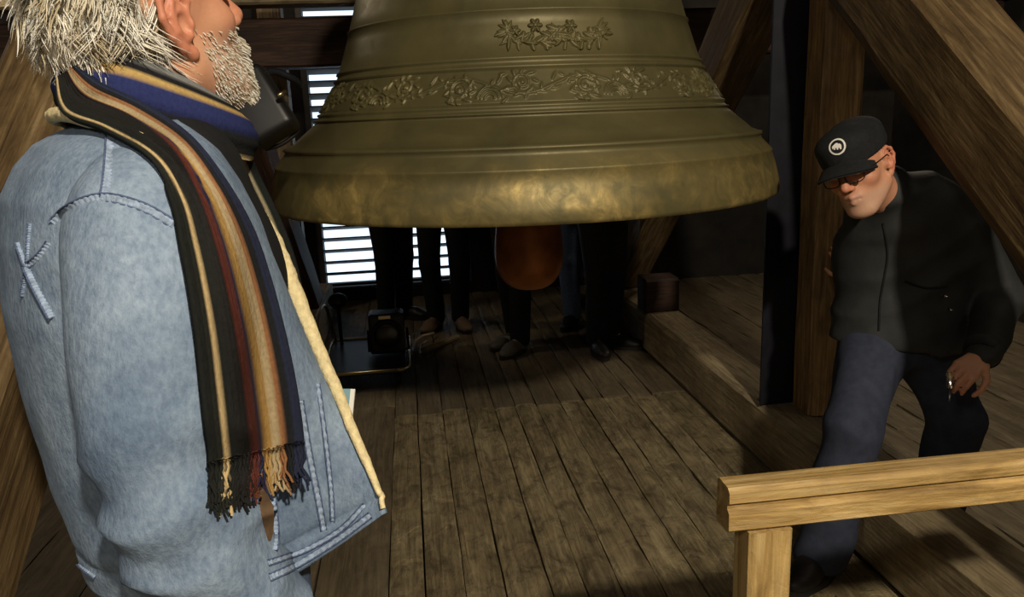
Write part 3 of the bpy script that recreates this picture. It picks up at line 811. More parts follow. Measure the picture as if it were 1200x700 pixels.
# ================================================================== bearded man in the denim jacket
LM_A = math.radians(32); _c = dep(205, 400, 1.03)
LM_P = np.array([_c[0], _c[1], 0.0])
lmF = np.array([math.cos(LM_A), math.sin(LM_A), 0]); lmL = np.array([-lmF[1], lmF[0], 0]); UP = np.array([0, 0, 1.0])
def lm(x, y, z): return LM_P+lmF*x+lmL*y+UP*z
def toL(p): q = np.asarray(p)-LM_P; return np.array([q@lmF, q@lmL, q[2]])
HS = 1.07                                                       # head scale
ear_pt = dep(221, 27, .945)
HA = math.radians(46); hf = np.array([math.cos(HA)*math.cos(.32), math.sin(HA)*math.cos(.32), math.sin(.32)])
HR = basis(hf, UP)
HC = ear_pt+HR[:, 1]*.080*HS                                    # the right ear faces the camera
lman = empty('person', LM_P); tag(lman, 'white-haired bearded man in light denim jacket and striped scarf looking up at the bell', 'person')

neck = HC+HR@np.array([-.045, 0, -.11])
ls = toL(neck)
J, _R = place(joints(1.80), LM_P, LM_A)
J['neck'] = neck-UP*.02; J['head'] = HC
J['chest'] = lm(-.01, 0, 1.33); J['waist'] = lm(0, 0, 1.12); J['pelvis'] = lm(0, 0, .98)
J['shR'] = lm(-.05, -.165, 1.405); J['elR'] = lm(-.082, -.245, 1.17); J['wrR'] = lm(.004, -.247, .90)
J['shL'] = lm(-.03, .165, 1.405); J['elL'] = lm(.02, .24, 1.17); J['wrL'] = dep(285, 480, 1.13)
lo, hi = bounds(J, .2)
v = Vol(lo, hi+UP*.1, .014, [(HC-.15, HC+.155, .0026), around(J['wrR']-UP*.09, .11, .006), around(J['wrL']+lmF*.08, .12, .006)])
torso(v, J)
for s in 'LR':
    limb(v, J, s); v.rc(J['ank'+s], J['toe'+s], .036, .024, .02)
hand_sdf(v, J['wrR'], lmF*.25-UP, lmL, -1, curl=(.4, .5, .5, .6, .6))
hand_sdf(v, J['wrL'], lmF*.95-lmL*.25, -lmL-UP*.1, 1, curl=(.3, .8, .8, .8, .8), scale=.95)
v.frame(); v.rc(neck-UP*.06, HC+HR@np.array([-.02, 0, -.04]), .066, .060, .03)
head_sdf(v, HC, HR, HS)
def lm_beard(Lc):
    jaw = smoothstep(-.012, -.045, Lc[:, 2])*smoothstep(-.002, .03, Lc[:, 0])
    up = smoothstep(-.034, -.040, Lc[:, 2])
    return .55*np.clip(jaw*(Lc[:, 0] < .14), 0, 1)*np.where(np.abs(Lc[:, 1]) < .03, up, 1)*(Lc[:, 2] > -.14)
me = v.mesh('body'); vcol(me, skin_colors(v.P, [(HC, HR, HS)], lm_beard)); LMV = (v.P, v.Q)
body_l = link('body', me, M_SKIN, lman)
M_EYE = plain('eye', s2l((225, 215, 205)), .2, 0, .5); M_IRIS = plain('iris', s2l((70, 84, 92)), .2, 0, .5)
def eyes(c, R, sc, parent):
    for s in (1, -1):
        p = c+R@(np.array([.0835, s*.031, .0215])*sc)
        lathe([(max(1e-4, .0118*sc*math.sin(a)), -.0118*sc*math.cos(a)) for a in np.linspace(0, math.pi, 14)], 20, 'eye', M_EYE, parent, Matrix.Translation(p))
        q = p+R[:, 0]*.0112*sc
        V, F = tube_geo([q-R[:, 0]*.002*sc, q+R[:, 0]*.0012*sc], .0052*sc, 14); link('iris', mesh('iris', V, F), M_IRIS, parent)
eyes(HC, HR, HS, lman)

# --- white hair and beard : tapered locks
def lock_geo(root, dirs, L, r, seg=8, sides=4, curl=0.0, cax=None, ph=0.0):
    P = [np.asarray(root, float)]; st = L/seg
    for i in range(seg):
        t = (i+1)/seg; d = dirs(t)
        P.append(P[-1]+unit(d)*st)
    P = np.array(P)
    if curl and cax is not None:
        t = np.linspace(0, 1, seg+1); P = P+np.outer(np.sin(t*5+ph)*curl*t, cax)
    rad = r*np.array([.55, .9, 1, 1, .95, .85, .7, .5, .12])[:seg+1]
    return tube_geo(P, rad, sides, cap=False)
HAIRC = [np.array(s2l(c)) for c in ((232, 226, 210), (216, 206, 184), (192, 178, 148), (240, 238, 228), (168, 152, 122))]
def build_hair(name, geos, cols, mat, parent):
    V, F = merge(geos); me = mesh(name, V, F)
    C = np.vstack([np.repeat(c[None], len(g[0]), 0) for g, c in zip(geos, cols)]); vcol(me, C)
    o = link(name, me, mat, parent); o['kind'] = 'stuff'; return o
M_HAIR = vmat('white_hair', .45, 0, 0, .5)
geos, cols = [], []; rr = random.Random(5)
def scalp(u, w):
    """u azimuth from the front (deg, + = right side), w elevation"""
    a = math.radians(u); e = math.radians(w)
    return np.array([math.cos(a)*math.cos(e)*.101-.009, -math.sin(a)*math.cos(e)*.079, math.sin(e)*.087+.045])
n = 0
while n < 520:
    az = rr.uniform(-180, 180); el = rr.uniform(-62, 88)
    p = scalp(az, el)
    if el < 60 and abs(az) < 62: continue
    if p[2] < -.048: continue
    ear_zone = abs(az) < 125 and p[0] > -.024
    if ear_zone and p[2] < .050: continue             # keep the ears free
    n += 1
    out = unit(p-np.array([-.009, 0, .045]))
    dn = np.array([-.45+rr.uniform(-.3, .2), 0, -1.0])
    side = np.cross(out, [0, 0, 1.0]); side /= np.linalg.norm(side)+1e-9
    sw = rr.uniform(-1.0, .9); lift = rr.uniform(.2, .45); L = rr.uniform(.042, .072)*(.75 if p[2] < -.01 else 1); fl = rr.choice((0, 0, .4, .9, 1.5))
    if ear_zone: L = rr.uniform(.03, .05); sw *= .4; fl *= .2
    ph = rr.uniform(0, 6); cu = rr.uniform(-.015, .015); cc_ = HAIRC[rr.choice((0, 0, 1, 1, 2, 3, 3))]
    for q in range(13):
        pj = p+np.array([rr.gauss(0, .004), rr.gauss(0, .004), rr.gauss(0, .004)]); k1, k2 = rr.gauss(0, .12), rr.gauss(0, .1)
        def dirs(t):
            g = dn if not (ear_zone or p[2] > .09) else np.array([-1.0, 0, -.12])
            g = g-(g@out)*out*.9
            return out*(lift+k2)*(1-.9*t)+g*(.6+.5*t)+side*(sw+k1)*(t*1.2)+out*fl*max(0, t-.5)*1.5
        V, F = lock_geo(pj*HS, dirs, L*HS*rr.uniform(.75, 1.1), rr.uniform(.0006, .0013)*HS, sides=3, curl=cu, cax=side, ph=ph)
        geos.append((HC+V@HR.T, F)); cols.append(cc_*rr.uniform(.85, 1.08))
build_hair('hair', geos, cols, M_HAIR, lman)
hv = Vol(HC-.17, HC+.17, .006); hv.frame(HC, HR, HS); hv.ell((-.014, 0, .050), (.104, .083, .088), 0)
hv.rc((-.075, 0, .01), (-.070, 0, -.035), .05, .04, .02); hv.ell((.075, 0, .0), (.085, .12, .085), .01, 'sub'); hv.ell((.0, .08, .0), (.044, .05, .075), .01, 'sub'); hv.ell((.0, -.08, .0), (.044, .05, .075), .01, 'sub'); hv.frame()
me = hv.mesh('hair_undercoat'); vcol(me, np.repeat(HAIRC[1][None]*.8, len(hv.P), 0)); link('hair_undercoat', me, M_HAIR, lman)
geos, cols = [], []
P0, Q0 = LMV; Lh = (P0-HC)@HR/HS
cand = np.where((Lh[:, 0] > .012) & (Lh[:, 0] < .125) & (Lh[:, 2] < -.008) & (Lh[:, 2] > -.110) & (np.linalg.norm(Lh, axis=1) < .16))[0]
for i in rr.sample(list(cand), min(9000, len(cand))):
    l = Lh[i]
    hi_ = l[2] > -.036-.25*(l[0]-.05) and abs(l[1]) > .02 and l[0] < .09
    if hi_ and (rr.random() < .55 or l[2] > -.02+.3*max(0, .05-l[0])): continue
    if abs(l[2]+.0535) < .007 and abs(l[1]) < .024 and l[0] > .08: continue
    if l[2] > -.033 and abs(l[1]) < .03: continue
    chin = min(1, max(0, (l[0]-.045)/.05)); n_ = unit(l-np.array([.02, 0, -.03]))
    Lb = .006+.008*chin*rr.uniform(.3, 1.2)
    if abs(l[1]) > .034 and rr.random() < .68: continue
    if hi_ or abs(l[1]) > .036: Lb = .0045
    sd = np.array([rr.uniform(-.4, .4), rr.uniform(-.5, .5), rr.uniform(-.3, .3)])
    V, F = lock_geo(l*HS, lambda t, n_=n_, sd=sd: n_*.55+np.array([.1, 0, -.8*t-.2])+sd*t, Lb*HS, rr.uniform(.0004, .0009)*HS, seg=4, sides=3)
    geos.append((HC+V@HR.T, F)); cols.append(HAIRC[rr.choice((0, 1, 2, 3, 3))]*rr.uniform(.85, 1.0))
build_hair('beard', geos, cols, M_HAIR, lman)
geos, cols = [], []
for s in (1, -1):                                                             # eyebrows
    for k in range(60):
        t = rr.random(); l = np.array([.097-.016*t*t, s*(.014+.034*t), .046+.003*math.sin(t*3)])
        V, F = lock_geo(l*HS, lambda tt, s=s: np.array([.5, s*.9, .25-.7*tt]), .011*HS, .0010, seg=4, sides=3); geos.append((HC+V@HR.T, F)); cols.append(HAIRC[1])
build_hair('eyebrows', geos, cols, M_HAIR, lman)

# --- denim jacket
def denim():
    m, nt, b = newmat('light_denim')
    v = coords(nt); n1 = noise(nt, v, 5, 5, .6, .4); n2 = noise(nt, coords(nt, (1, 1, .55)), 170, 4, .65); n3 = noise(nt, v, 22, 6, .6)
    c = ramp(nt, n1, [(.3, s2l((112, 132, 156))), (.7, s2l((156, 174, 194)))])
    c = MIX(nt, .55, c, ramp(nt, n2, [(.32, (.42, .47, .56)), (.62, (1, 1, 1))]), 'MULTIPLY')
    c = MIX(nt, .5, c, ramp(nt, n3, [(.36, (.5, .55, .64)), (.6, (1, 1, 1))]), 'MULTIPLY')
    nt.links.new(c, b.inputs['Base Color']); b.inputs['Roughness'].default_value = .9; b.inputs['Specular IOR Level'].default_value = .15
    ad = N(nt, 'ShaderNodeMath', operation='ADD'); nt.links.new(n2, ad.inputs[0]); nt.links.new(n3, ad.inputs[1]); bump(nt, b, ad.outputs[0], .6, .003)
    return m
M_DENIM = denim(); M_SEAM = plain('denim_seam', s2l((144, 161, 184)), .9, 0, .15, 160, .35, .4); M_SEAM_EDGE = plain('denim_dark_edge', s2l((84, 98, 128)), .9, 0, .15, 160, .3)
M_SHERPA = plain('cream_fleece', s2l((222, 206, 160)), .95, 0, .1, 120, .22, .8)
zt = np.array([.962, 1.015, 1.10, 1.20, 1.30, 1.38, 1.43, 1.465, 1.490, 1.505, 1.512])
wt = np.array([.205, .212, .218, .228, .238, .242, .238, .224, .185, .125, .095])
bt = np.array([.178, .180, .182, .182, .175, .160, .146, .128, .112, .098, .088])
ct = np.array([.020, .018, .012, .004, -.006, -.012, -.014, -.012, -.006, .004, .010])
EPX = [(447, 603, .93), (441, 578, .935), (425, 540, .945), (398, 478, .96), (362, 405, .975), (330, 335, .985), (305, 280, .99), (282, 240, .995), (264, 210, 1.0), (250, 192, 1.0), (240, 182, 1.0)]
EP = np.array([toL(dep(*e)) for e in EPX])
NZ = 110
zi = np.linspace(0, 1, NZ); zr = np.interp(zi, np.linspace(0, 1, len(zt)), zt)
E3 = catmull(EP, NZ)
w_, b_, c_ = (np.interp(zr, zt, q) for q in (wt, bt, ct))
nb, nf = 96, 44
rows = []
for j in range(NZ):
    a = np.linspace(-math.pi/2, -math.pi*1.5-.45, nb); ex = 2.35
    ca, sa = np.cos(a), np.sin(a)
    X = c_[j]+b_[j]*np.sign(ca)*np.abs(ca)**(2/ex); Y = w_[j]*np.sign(sa)*np.abs(sa)**(2/ex)
    side = np.array([c_[j], -w_[j], zr[j]])
    P2 = E3[j]; t = np.linspace(0, 1, nf, endpoint=False)[:, None]
    ctrl = np.array([P2[0]-.045, -w_[j]*.98, zr[j]])
    bez = (1-t)**2*P2+2*(1-t)*t*ctrl+t*t*side
    # hem rises a little towards the back
    bk = np.c_[X, Y, np.full(nb, zr[j])]
    rows.append(np.vstack([bez, bk]))
JP = np.array(rows)                                             # [z, around, 3] in local coordinates
du = np.gradient(JP, axis=1); dv = np.gradient(JP, axis=0); nn = np.cross(du, dv); nn /= np.linalg.norm(nn, axis=2)[..., None]+1e-9
if ((JP-np.array([0, 0, 1.25]))*nn)[..., :2].sum() < 0: nn = -nn
low = smoothstep(1.25, 1.0, JP[..., 2])
fold = .004*fnoise(JP*np.array([1, 1, .45]), 16, 3, 3)+.007*low*fnoise(JP*np.array([1, 1, .5]), 30, 8, 3)
fold += .008*np.exp(-((JP[..., 2]-1.075)/.018)**2)*0
hemline = smoothstep(1.045, 1.035, JP[..., 2])
fold += -.004*np.exp(-((zi[:, None]-.085)/.010)**2)
JP = JP+nn*fold[..., None]
W3 = LM_P+JP[..., :1]*lmF+JP[..., 1:2]*lmL+JP[..., 2:]*UP
Vj, Qj = grid(W3)
nin = LM_P*0
th = .006
nw = nn[..., :1]*lmF+nn[..., 1:2]*lmL+nn[..., 2:]*UP
Vi = (W3-nw*th).reshape(-1, 3); no = len(Vj); nu_, nv_ = W3.shape[:2]
edge = [(0, j) for j in range(nv_)]+[(i, nv_-1) for i in range(1, nu_)]+[(nu_-1, j) for j in range(nv_-2, -1, -1)]+[(i, 0) for i in range(nu_-2, 0, -1)]
ei = [i*nv_+j for i, j in edge]
rim = [[ei[k], ei[(k+1) % len(ei)], ei[(k+1) % len(ei)]+no, ei[k]+no] for k in range(len(ei))]
allV = np.vstack([Vj, Vi]); allQ = np.vstack([Qj, Qj[:, ::-1]+no, np.array(rim)])
jk = empty('denim_jacket', LM_P); jk.parent = lman; jk.matrix_parent_inverse = world_of(lman).inverted()
jb = link('jacket_body', qmesh('jacket_body', allV, allQ), M_DENIM, jk)
def sleeve(name, pts, rads, fold_amp, side):
    C = catmull(np.array([lm(*p) for p in pts]), 120); r_ = catmull(np.array(rads)[:, None], 120)[:, 0]
    V, F = tube_geo(C, r_, 72, up=tuple(lmF)); V = V.reshape(120, 72, 3)
    T = np.linspace(0, 1, 120)[:, None]; A = np.linspace(0, 2*np.pi, 72, endpoint=False)[None]
    cen = C[:, None]; nrm = V-cen; nrm /= np.linalg.norm(nrm, axis=2)[..., None]
    wr = smoothstep(.34, .64, T)
    ring = 1-2*np.abs(np.sin(T*34+.7*np.sin(A+.5)+.5*np.sin(3*A+T*9)+.4*np.sin(T*23)))
    d = fold_amp*wr*ring*(.6+.4*np.sin(A*2+T*14))
    el = np.exp(-((T-.52)/.10)**2); d = d+fold_amp*.6*el*np.sin(T*45+2*np.sin(A))*(np.cos(A) > -2)
    d = d+.004*fnoise(np.stack([np.cos(A)+0*T, np.sin(A)+0*T, T*4+0*A], -1), 2.4, 12, 3)
    V = V+nrm*d[..., None]
    V2, Q2 = grid(V, closed_v=True)
    return link(name, qmesh(name, V2, Q2[:, ::-1]), M_DENIM, jk)
sr = sleeve('sleeve', [(-.035, -.135, 1.425), (-.055, -.180, 1.40), (-.070, -.218, 1.32), (-.082, -.240, 1.22), (-.078, -.250, 1.12), (-.052, -.252, 1.02), (-.012, -.250, .93), (.010, -.245, .885)],
            [.070, .082, .086, .083, .079, .073, .066, .060], .0075, -1)
_wl = toL(J['wrL'])
sleeve('sleeve', [(-.03, .135, 1.425), (-.04, .180, 1.40), (-.03, .215, 1.32), (-.01, .225, 1.24), (.03, .22, 1.17), tuple(.5*np.array((.03, .22, 1.17))+.5*_wl), tuple(_wl)],
       [.070, .082, .084, .080, .070, .060, .048], .004, 1)

# --- everything sewn or laid on the jacket is found by casting rays from the lens to the cloth
def bvh_of(objs):
    V, F = [], []; o = 0
    for ob in objs:
        M = world_of(ob); m = ob.data
        V += [M @ p.co for p in m.vertices]; F += [[i+o for i in p.vertices] for p in m.polygons]; o = len(V)
    return BVHTree.FromPolygons(V, F)
def cast(bv, px, py, lift=.0, default=None):
    d = Vector(ray(px, py)); loc, nrm, idx, dist = bv.ray_cast(Vector(CAMP), d.normalized())
    if loc is None: return None
    if nrm.dot(d) > 0: nrm = -nrm
    return np.array(loc+nrm*lift)
def cast_path(bv, pts, n, lift):
    P = catmull(np.array(pts, float), n); out = [cast(bv, x, y, lift) for x, y in P]
    return np.array([p for p in out if p is not None])
BV = bvh_of([jb, sr])
def seam(pts, width=.0042, wk=.68, mat=None, n=60, lift=.0005, flat=.35, name='seam'):
    width *= wk; P = cast_path(BV, pts, n, lift)
    if len(P) < 4: return
    # a flat welt: two parallel ridges
    T = np.gradient(P, axis=0); T /= np.linalg.norm(T, axis=1)[:, None]; vd = P-CAMP; vd /= np.linalg.norm(vd, axis=1)[:, None]
    S = np.cross(T, vd); S /= np.linalg.norm(S, axis=1)[:, None]
    t = np.linspace(0, 2*np.pi, 12, endpoint=False)
    prof = np.stack([np.cos(t)*width, .0022*np.sin(t)*(1.0-.55*np.cos(2*t)*-1)], 1)
    V = P[:, None]+S[:, None]*prof[None, :, :1]-vd[:, None]*prof[None, :, 1:]
    # pucker
    V = V-vd[:, None]*(.0011*np.sin(np.arange(len(P))*1.9))[:, None, None]
    V2, Q2 = grid(V, closed_v=True)
    o = link(name, qmesh(name, V2, Q2), mat or M_SEAM, jk)
    for sg in (-1, 1):  # darker line along each edge of the welt
        Pe = P+S*sg*width*1.12-vd*(.0006+.0005*np.sin(np.arange(len(P))*1.3+sg))[:, None]
        tube('edge_line', Pe, .0011, M_SEAM_EDGE, o, 6)
    return o
seam([(130, 158), (129, 185), (127, 210), (124, 230)], .0062)
seam([(62, 262), (78, 247), (100, 236), (124, 232), (150, 237), (176, 247), (204, 264)], .0052, n=80)
seam([(22, 284), (27, 298), (33, 310), (47, 300), (58, 285)], .004)
seam([(36, 262), (34, 285), (33, 308)], .0025)
seam([(33, 312), (45, 338), (63, 372)], .0065)
seam([(33, 315), (29, 335), (27, 348)], .003)
seam([(318, 560), (320, 590), (323, 622), (321, 645)], .0045)
seam([(352, 470), (362, 530), (372, 580), (380, 622)], .0042)
seam([(372, 450), (382, 520), (388, 575), (390, 612)], .003)
seam([(314, 660), (335, 653), (365, 641), (400, 620), (428, 592)], .0035)
seam([(316, 677), (338, 667), (368, 650), (402, 628), (434, 604)], .0045)
seam([(84, 652), (96, 664), (112, 676)], .003)
# pocket slit with the tan lining showing
M_TAN = plain('tan_lining', s2l((92, 74, 56)), .9, 0, .1, 60, .3, .3)
P = cast_path(BV, [(303, 572), (305, 590), (309, 612), (315, 634)], 30, .001); wv = 0.011*np.sin(np.linspace(.15, 3.0, len(P)))
vd = (P-CAMP)/np.linalg.norm(P-CAMP, axis=1)[:, None]; S = np.cross(np.gradient(P, axis=0), vd); S /= np.linalg.norm(S, axis=1)[:, None]
G = np.stack([P-S*wv[:, None], P-vd*.0015, P+S*wv[:, None]], 1); Vp, Qp = grid(G); link('pocket_lining', qmesh('pocket_lining', Vp, Qp), M_TAN, jk)
# fleece collar and front facing
def fluffy(name, path, rad, mat, parent, sides=14, amp=.12, seed=2, flat=1.0):
    V, F = tube_geo(path, rad, sides, flat); V = V.reshape(len(path), sides, 3); c = np.asarray(path)[:, None]
    nrm = V-c; d = fnoise(V, 240, seed, 2); V = c+nrm*(1+amp*d)[..., None]
    V2, Q2 = grid(V, closed_v=True); F = Q2.tolist()+[list(range(sides))[::-1], list(range((len(path)-1)*sides, len(path)*sides))]
    return link(name, mesh(name, V2, F), mat, parent)
colp = [cast(BV, x, y, .004) for x, y in catmull(np.array([(66, 131), (90, 138), (120, 148), (150, 162), (176, 178), (196, 196)], float), 40)]
colp = np.array([p for p in colp if p is not None])
back = np.array([lm(-.075, -.105, 1.512), lm(-.092, -.05, 1.522), lm(-.09, .04, 1.522), lm(-.05, .095, 1.51), lm(.03, .10, 1.49)])
if len(colp) > 5:
    path = catmull(np.vstack([back[::-1], colp[::8]]), 160); fluffy('fleece_collar', path, .0085, M_SHERPA, jk)
Ew = W3[:, 0]; inn = unit(lmF*.25-lmL*.1)
fw = np.interp(np.linspace(0, 1, NZ), [0, .1, .35, .6, .85, 1], [.003, .0045, .009, .014, .012, .008])
geoP = Ew+unit(_r)*(fw*.55)[:, None]+nw[:, 0]*.002
fluffy('fleece_facing', geoP[4:], fw[4:], M_SHERPA, jk, 16, .10, 5, .8)

# --- striped scarf : a ring round the neck, a long end over the front, another end on the far side
STR = [(0, (30, 32, 30)), (.13, (44, 46, 42)), (.15, (196, 172, 126)), (.185, (200, 176, 130)), (.20, (34, 36, 34)), (.42, (36, 34, 34)), (.44, (90, 46, 40)), (.505, (100, 54, 44)),
       (.52, (44, 46, 72)), (.55, (44, 46, 72)), (.565, (164, 128, 70)), (.65, (172, 140, 86)), (.665, (176, 158, 124)), (.74, (172, 154, 120)), (.755, (148, 104, 70)), (.80, (144, 102, 70)), (.815, (34, 34, 36)), (.89, (36, 38, 40)), (.91, (42, 48, 70)), (1, (38, 42, 58))]
def stripe(u, tab):
    x = np.array([t[0] for t in tab]); c = np.array([s2l(t[1]) for t in tab])
    return np.stack([np.interp(u, x, c[:, i]) for i in range(3)], -1)
M_KNIT = vmat('scarf_knit', .95, 260, .7, .1, 0, .0016, (1, 1, .6), .45)
scarf = empty('scarf', neck); tag(scarf, 'long dark striped knitted scarf with fringe wound round the bearded man\'s neck', 'scarf')
# ring : local ellipse round the neck, lower in front
RT = [(0, (120, 124, 124)), (.10, (140, 142, 140)), (.13, (30, 30, 34)), (.20, (32, 32, 36)), (.23, (186, 158, 100)), (.31, (180, 150, 94)), (.34, (46, 54, 100)), (.62, (42, 48, 90)), (.66, (34, 36, 36)), (.93, (36, 38, 38)), (.96, (190, 170, 128)), (1, (190, 170, 128))]
na, ns = 120, 26
AA = np.linspace(0, 2*np.pi, na, endpoint=False); ss = np.linspace(0, 1, ns)
nl = toL(neck); ring = []
for a in AA:
    fx, ly = math.cos(a), math.sin(a)
    ctr = np.array([nl[0]+.005+.082*fx, nl[1]+.078*ly, 1.528-.036*fx+.004*fnoise(np.array([fx*2, ly*2, 0.]), 2, 3, 1)])
    radial = unit(np.array([fx, ly*1.0, 0])); rowp = []
    for s_ in ss:
        ph_ = (s_-.5)
        rowp.append(ctr+radial*(.030*math.cos(ph_*2.6)-.006+(.022*s_))+np.array([0, 0, -.088*ph_*(1-.12*fx)]))
    ring.append(rowp)
RG = np.array(ring); RW = LM_P+RG[..., :1]*lmF+RG[..., 1:2]*lmL+RG[..., 2:]*UP
def sheet(name, G, U, tab, closed, thick, parent, mat=M_KNIT, rib=.0008, nrib=46):
    """cloth sheet with thickness; U = stripe coordinate per vertex"""
    du = np.gradient(G, axis=0); dv = np.gradient(G, axis=1); n_ = np.cross(du, dv); n_ /= np.linalg.norm(n_, axis=2)[..., None]+1e-12
    cen = G.mean((0, 1)); 
    if ((G-CAMP)*n_).sum() > 0 and not closed: n_ = -n_
    if closed and ((G-cen)*n_).sum() < 0: n_ = -n_
    G = G+n_*(rib*np.sin(U*nrib*2*np.pi))[..., None]
    V1, Q1 = grid(G, closed_u=closed); V2 = (G-n_*thick).reshape(-1, 3); o = len(V1); nu, nv = G.shape[:2]
    if closed:
        bd = [[i*nv, ((i+1) % nu)*nv, ((i+1) % nu)*nv+o, i*nv+o] for i in range(nu)]+[[i*nv+nv-1, i*nv+nv-1+o, ((i+1) % nu)*nv+nv-1+o, ((i+1) % nu)*nv+nv-1] for i in range(nu)]
    else:
        e = [(0, j) for j in range(nv)]+[(i, nv-1) for i in range(1, nu)]+[(nu-1, j) for j in range(nv-2, -1, -1)]+[(i, 0) for i in range(nu-2, 0, -1)]
        e = [i*nv+j for i, j in e]; bd = [[e[k], e[(k+1) % len(e)], e[(k+1) % len(e)]+o, e[k]+o] for k in range(len(e))]
    me = qmesh(name, np.vstack([V1, V2]), np.vstack([Q1, Q1[:, ::-1]+o, np.array(bd)]))
    c = stripe(U.ravel(), tab); vcol(me, np.vstack([c, c])); return link(name, me, mat, parent)
wrap = sheet('neck_wrap', RW, np.repeat(ss[None], na, 0), RT, True, .007, scarf, nrib=20)
BV2 = bvh_of([jb, sr, wrap]+[o for o in jk.children if o.name.startswith('fleece')])
Lp = [(64, 92), (72, 132), (120, 152), (176, 186), (204, 236), (216, 290), (226, 345), (234, 400), (240, 460), (246, 520), (249, 548)]
Rp = [(88, 76), (118, 96), (172, 122), (226, 160), (268, 214), (298, 268), (318, 325), (334, 385), (346, 440), (354, 490), (357, 522)]
nl_, nr_ = 90, 48
A_ = catmull(np.array(Lp, float), nl_); B_ = catmull(np.array(Rp, float), nl_); uu = np.linspace(0, 1, nr_)
PX = A_[:, None]*(1-uu)[None, :, None]+B_[:, None]*uu[None, :, None]
Dp = np.full((nl_, nr_), np.nan)
for i in range(nl_):
    for j in range(nr_):
        p = cast(BV2, *PX[i, j])
        if p is not None and (p-CAMP)@_f < 1.2: Dp[i, j] = (p-CAMP)@_f
for i in range(nl_):
    m = ~np.isnan(Dp[i])
    if m.any(): Dp[i] = np.interp(np.arange(nr_), np.where(m)[0], Dp[i][m])
m = ~np.isnan(Dp[:, 0])
for j in range(nr_): Dp[:, j] = np.interp(np.arange(nl_), np.where(m)[0], Dp[m, j])
D0 = Dp.copy()
for _ in range(40):
    Dp[1:-1, 1:-1] = np.minimum(D0[1:-1, 1:-1], (Dp[:-2, 1:-1]+Dp[2:, 1:-1]+Dp[1:-1, :-2]+Dp[1:-1, 2:])/4)
    Dp[0] = np.minimum(D0[0], Dp[1]); Dp[-1] = np.minimum(D0[-1], Dp[-2]); Dp[:, 0] = np.minimum(D0[:, 0], Dp[:, 1]); Dp[:, -1] = np.minimum(D0[:, -1], Dp[:, -2])
fold = .005*np.cos(uu*2*np.pi*2.2+.6)[None]*smoothstep(.1, .5, np.linspace(0, 1, nl_))[:, None]
SG = np.array([[dep(PX[i, j, 0], PX[i, j, 1], Dp[i, j]-.010-fold[i, j]) for j in range(nr_)] for i in range(nl_)])
ub = np.interp(uu, [0, .10, .16, .58, .62, .80, .84, 1], [.02, .16, .21, .41, .67, .79, .83, 1.0])
tb = smoothstep(.18, .45, np.linspace(0, 1, nl_))[:, None]; UU = ub[None]*(1-tb)+uu[None]*tb
sheet('hanging_end', SG, UU, STR, False, .006, scarf, nrib=30)
def fringe(ends, us, tab, L, n, name='fringe', snap=True):
    geos, cols = [], []; r_ = random.Random(9)
    for k in range(n):
        t = (k+.5)/n*(len(ends)-1); i = int(t); f = t-i; p = ends[i]*(1-f)+ends[min(i+1, len(ends)-1)]*f; u = us[i]*(1-f)+us[min(i+1, len(ends)-1)]*f
        sw = r_.uniform(-.25, .25); Lk = L*r_.uniform(.7, 1.15); off = -_f*r_.uniform(.003, .009)
        path = np.array([p+off-UP*Lk*q-_f*.012*max(0, q)+_r*(sw*Lk*q*q+.002*math.sin(q*9+k)) for q in np.linspace(-.15, 1, 7)])
        for i2 in range(len(path) if snap else 0):                      # lie on whatever cloth is underneath
            dv_ = path[i2]-CAMP; D_ = dv_@_f; h_ = BV2.ray_cast(Vector(CAMP), Vector(dv_).normalized())[0]
            if h_ is not None:
                dh_ = (np.array(h_)-CAMP)@_f
                if dh_-.006 < D_: path[i2] = CAMP+dv_*((dh_-.006-.003*r_.random())/D_)
        geos.append(tube_geo(path, np.linspace(.0022, .0014, 7), 5)); cols.append(stripe(np.array([u]), tab)[0])
    V, F = merge(geos); me = mesh(name, V, F); vcol(me, np.vstack([np.repeat(c[None], len(g[0]), 0) for g, c in zip(geos, cols)]))
    o = link(name, me, M_KNIT, scarf); o['kind'] = 'stuff'; return o
fringe(SG[-1], uu, STR, .045, 150)
# far end of the scarf, hanging down the open front
T2 = [(0, (34, 36, 36)), (.55, (36, 40, 38)), (.6, (150, 140, 112)), (.68, (150, 140, 112)), (.72, (34, 38, 36)), (1, (32, 34, 34))]
fa = catmull(np.array([dep(262, 176, 1.0), dep(270, 205, 1.05), dep(292, 250, 1.07), dep(310, 300, 1.07), dep(322, 360, 1.08)]), 40)
fb = catmull(np.array([dep(288, 168, 1.03), dep(305, 205, 1.10), dep(332, 262, 1.12), (dep(350, 315, 1.12)), dep(360, 372, 1.12)]), 40)
u2 = np.linspace(0, 1, 16); FG = fa[:, None]*(1-u2)[None, :, None]+fb[:, None]*u2[None, :, None]
sheet('hanging_end', FG, np.repeat(u2[None], 40, 0), T2, False, .006, scarf, nrib=10)
fringe(FG[-1], u2, T2, .05, 30, snap=False)

# --- dark jumper, jeans, shoes
v = Vol(lo, hi, .012); torso(v, J, .012)
v.cut((0, 0, 1.515), (0, 0, 1)); v.cut((0, 0, .90), (0, 0, -1)); link('jumper', v.mesh('jumper'), M_BLK_CLOTH, lman)
v = Vol(lo, hi, .012)
for s in 'LR': v.rc(J['hip'+s], J['knee'+s], .102, .080, .03); v.rc(J['knee'+s], J['ank'+s], .080, .070, .02)
v.rc(J['pelvis'], J['waist'], .135, .125, .05); v.cut((0, 0, .04), (0, 0, -1)); v.cut((0, 0, 1.04), (0, 0, 1))
link('jeans', v.mesh('jeans'), M_JEANS, lman)
for s in 'LR': shoe('shoe', J['ank'+s], J['toe'+s], 0.0, M_SHOE_D, M_SOLE, lman)
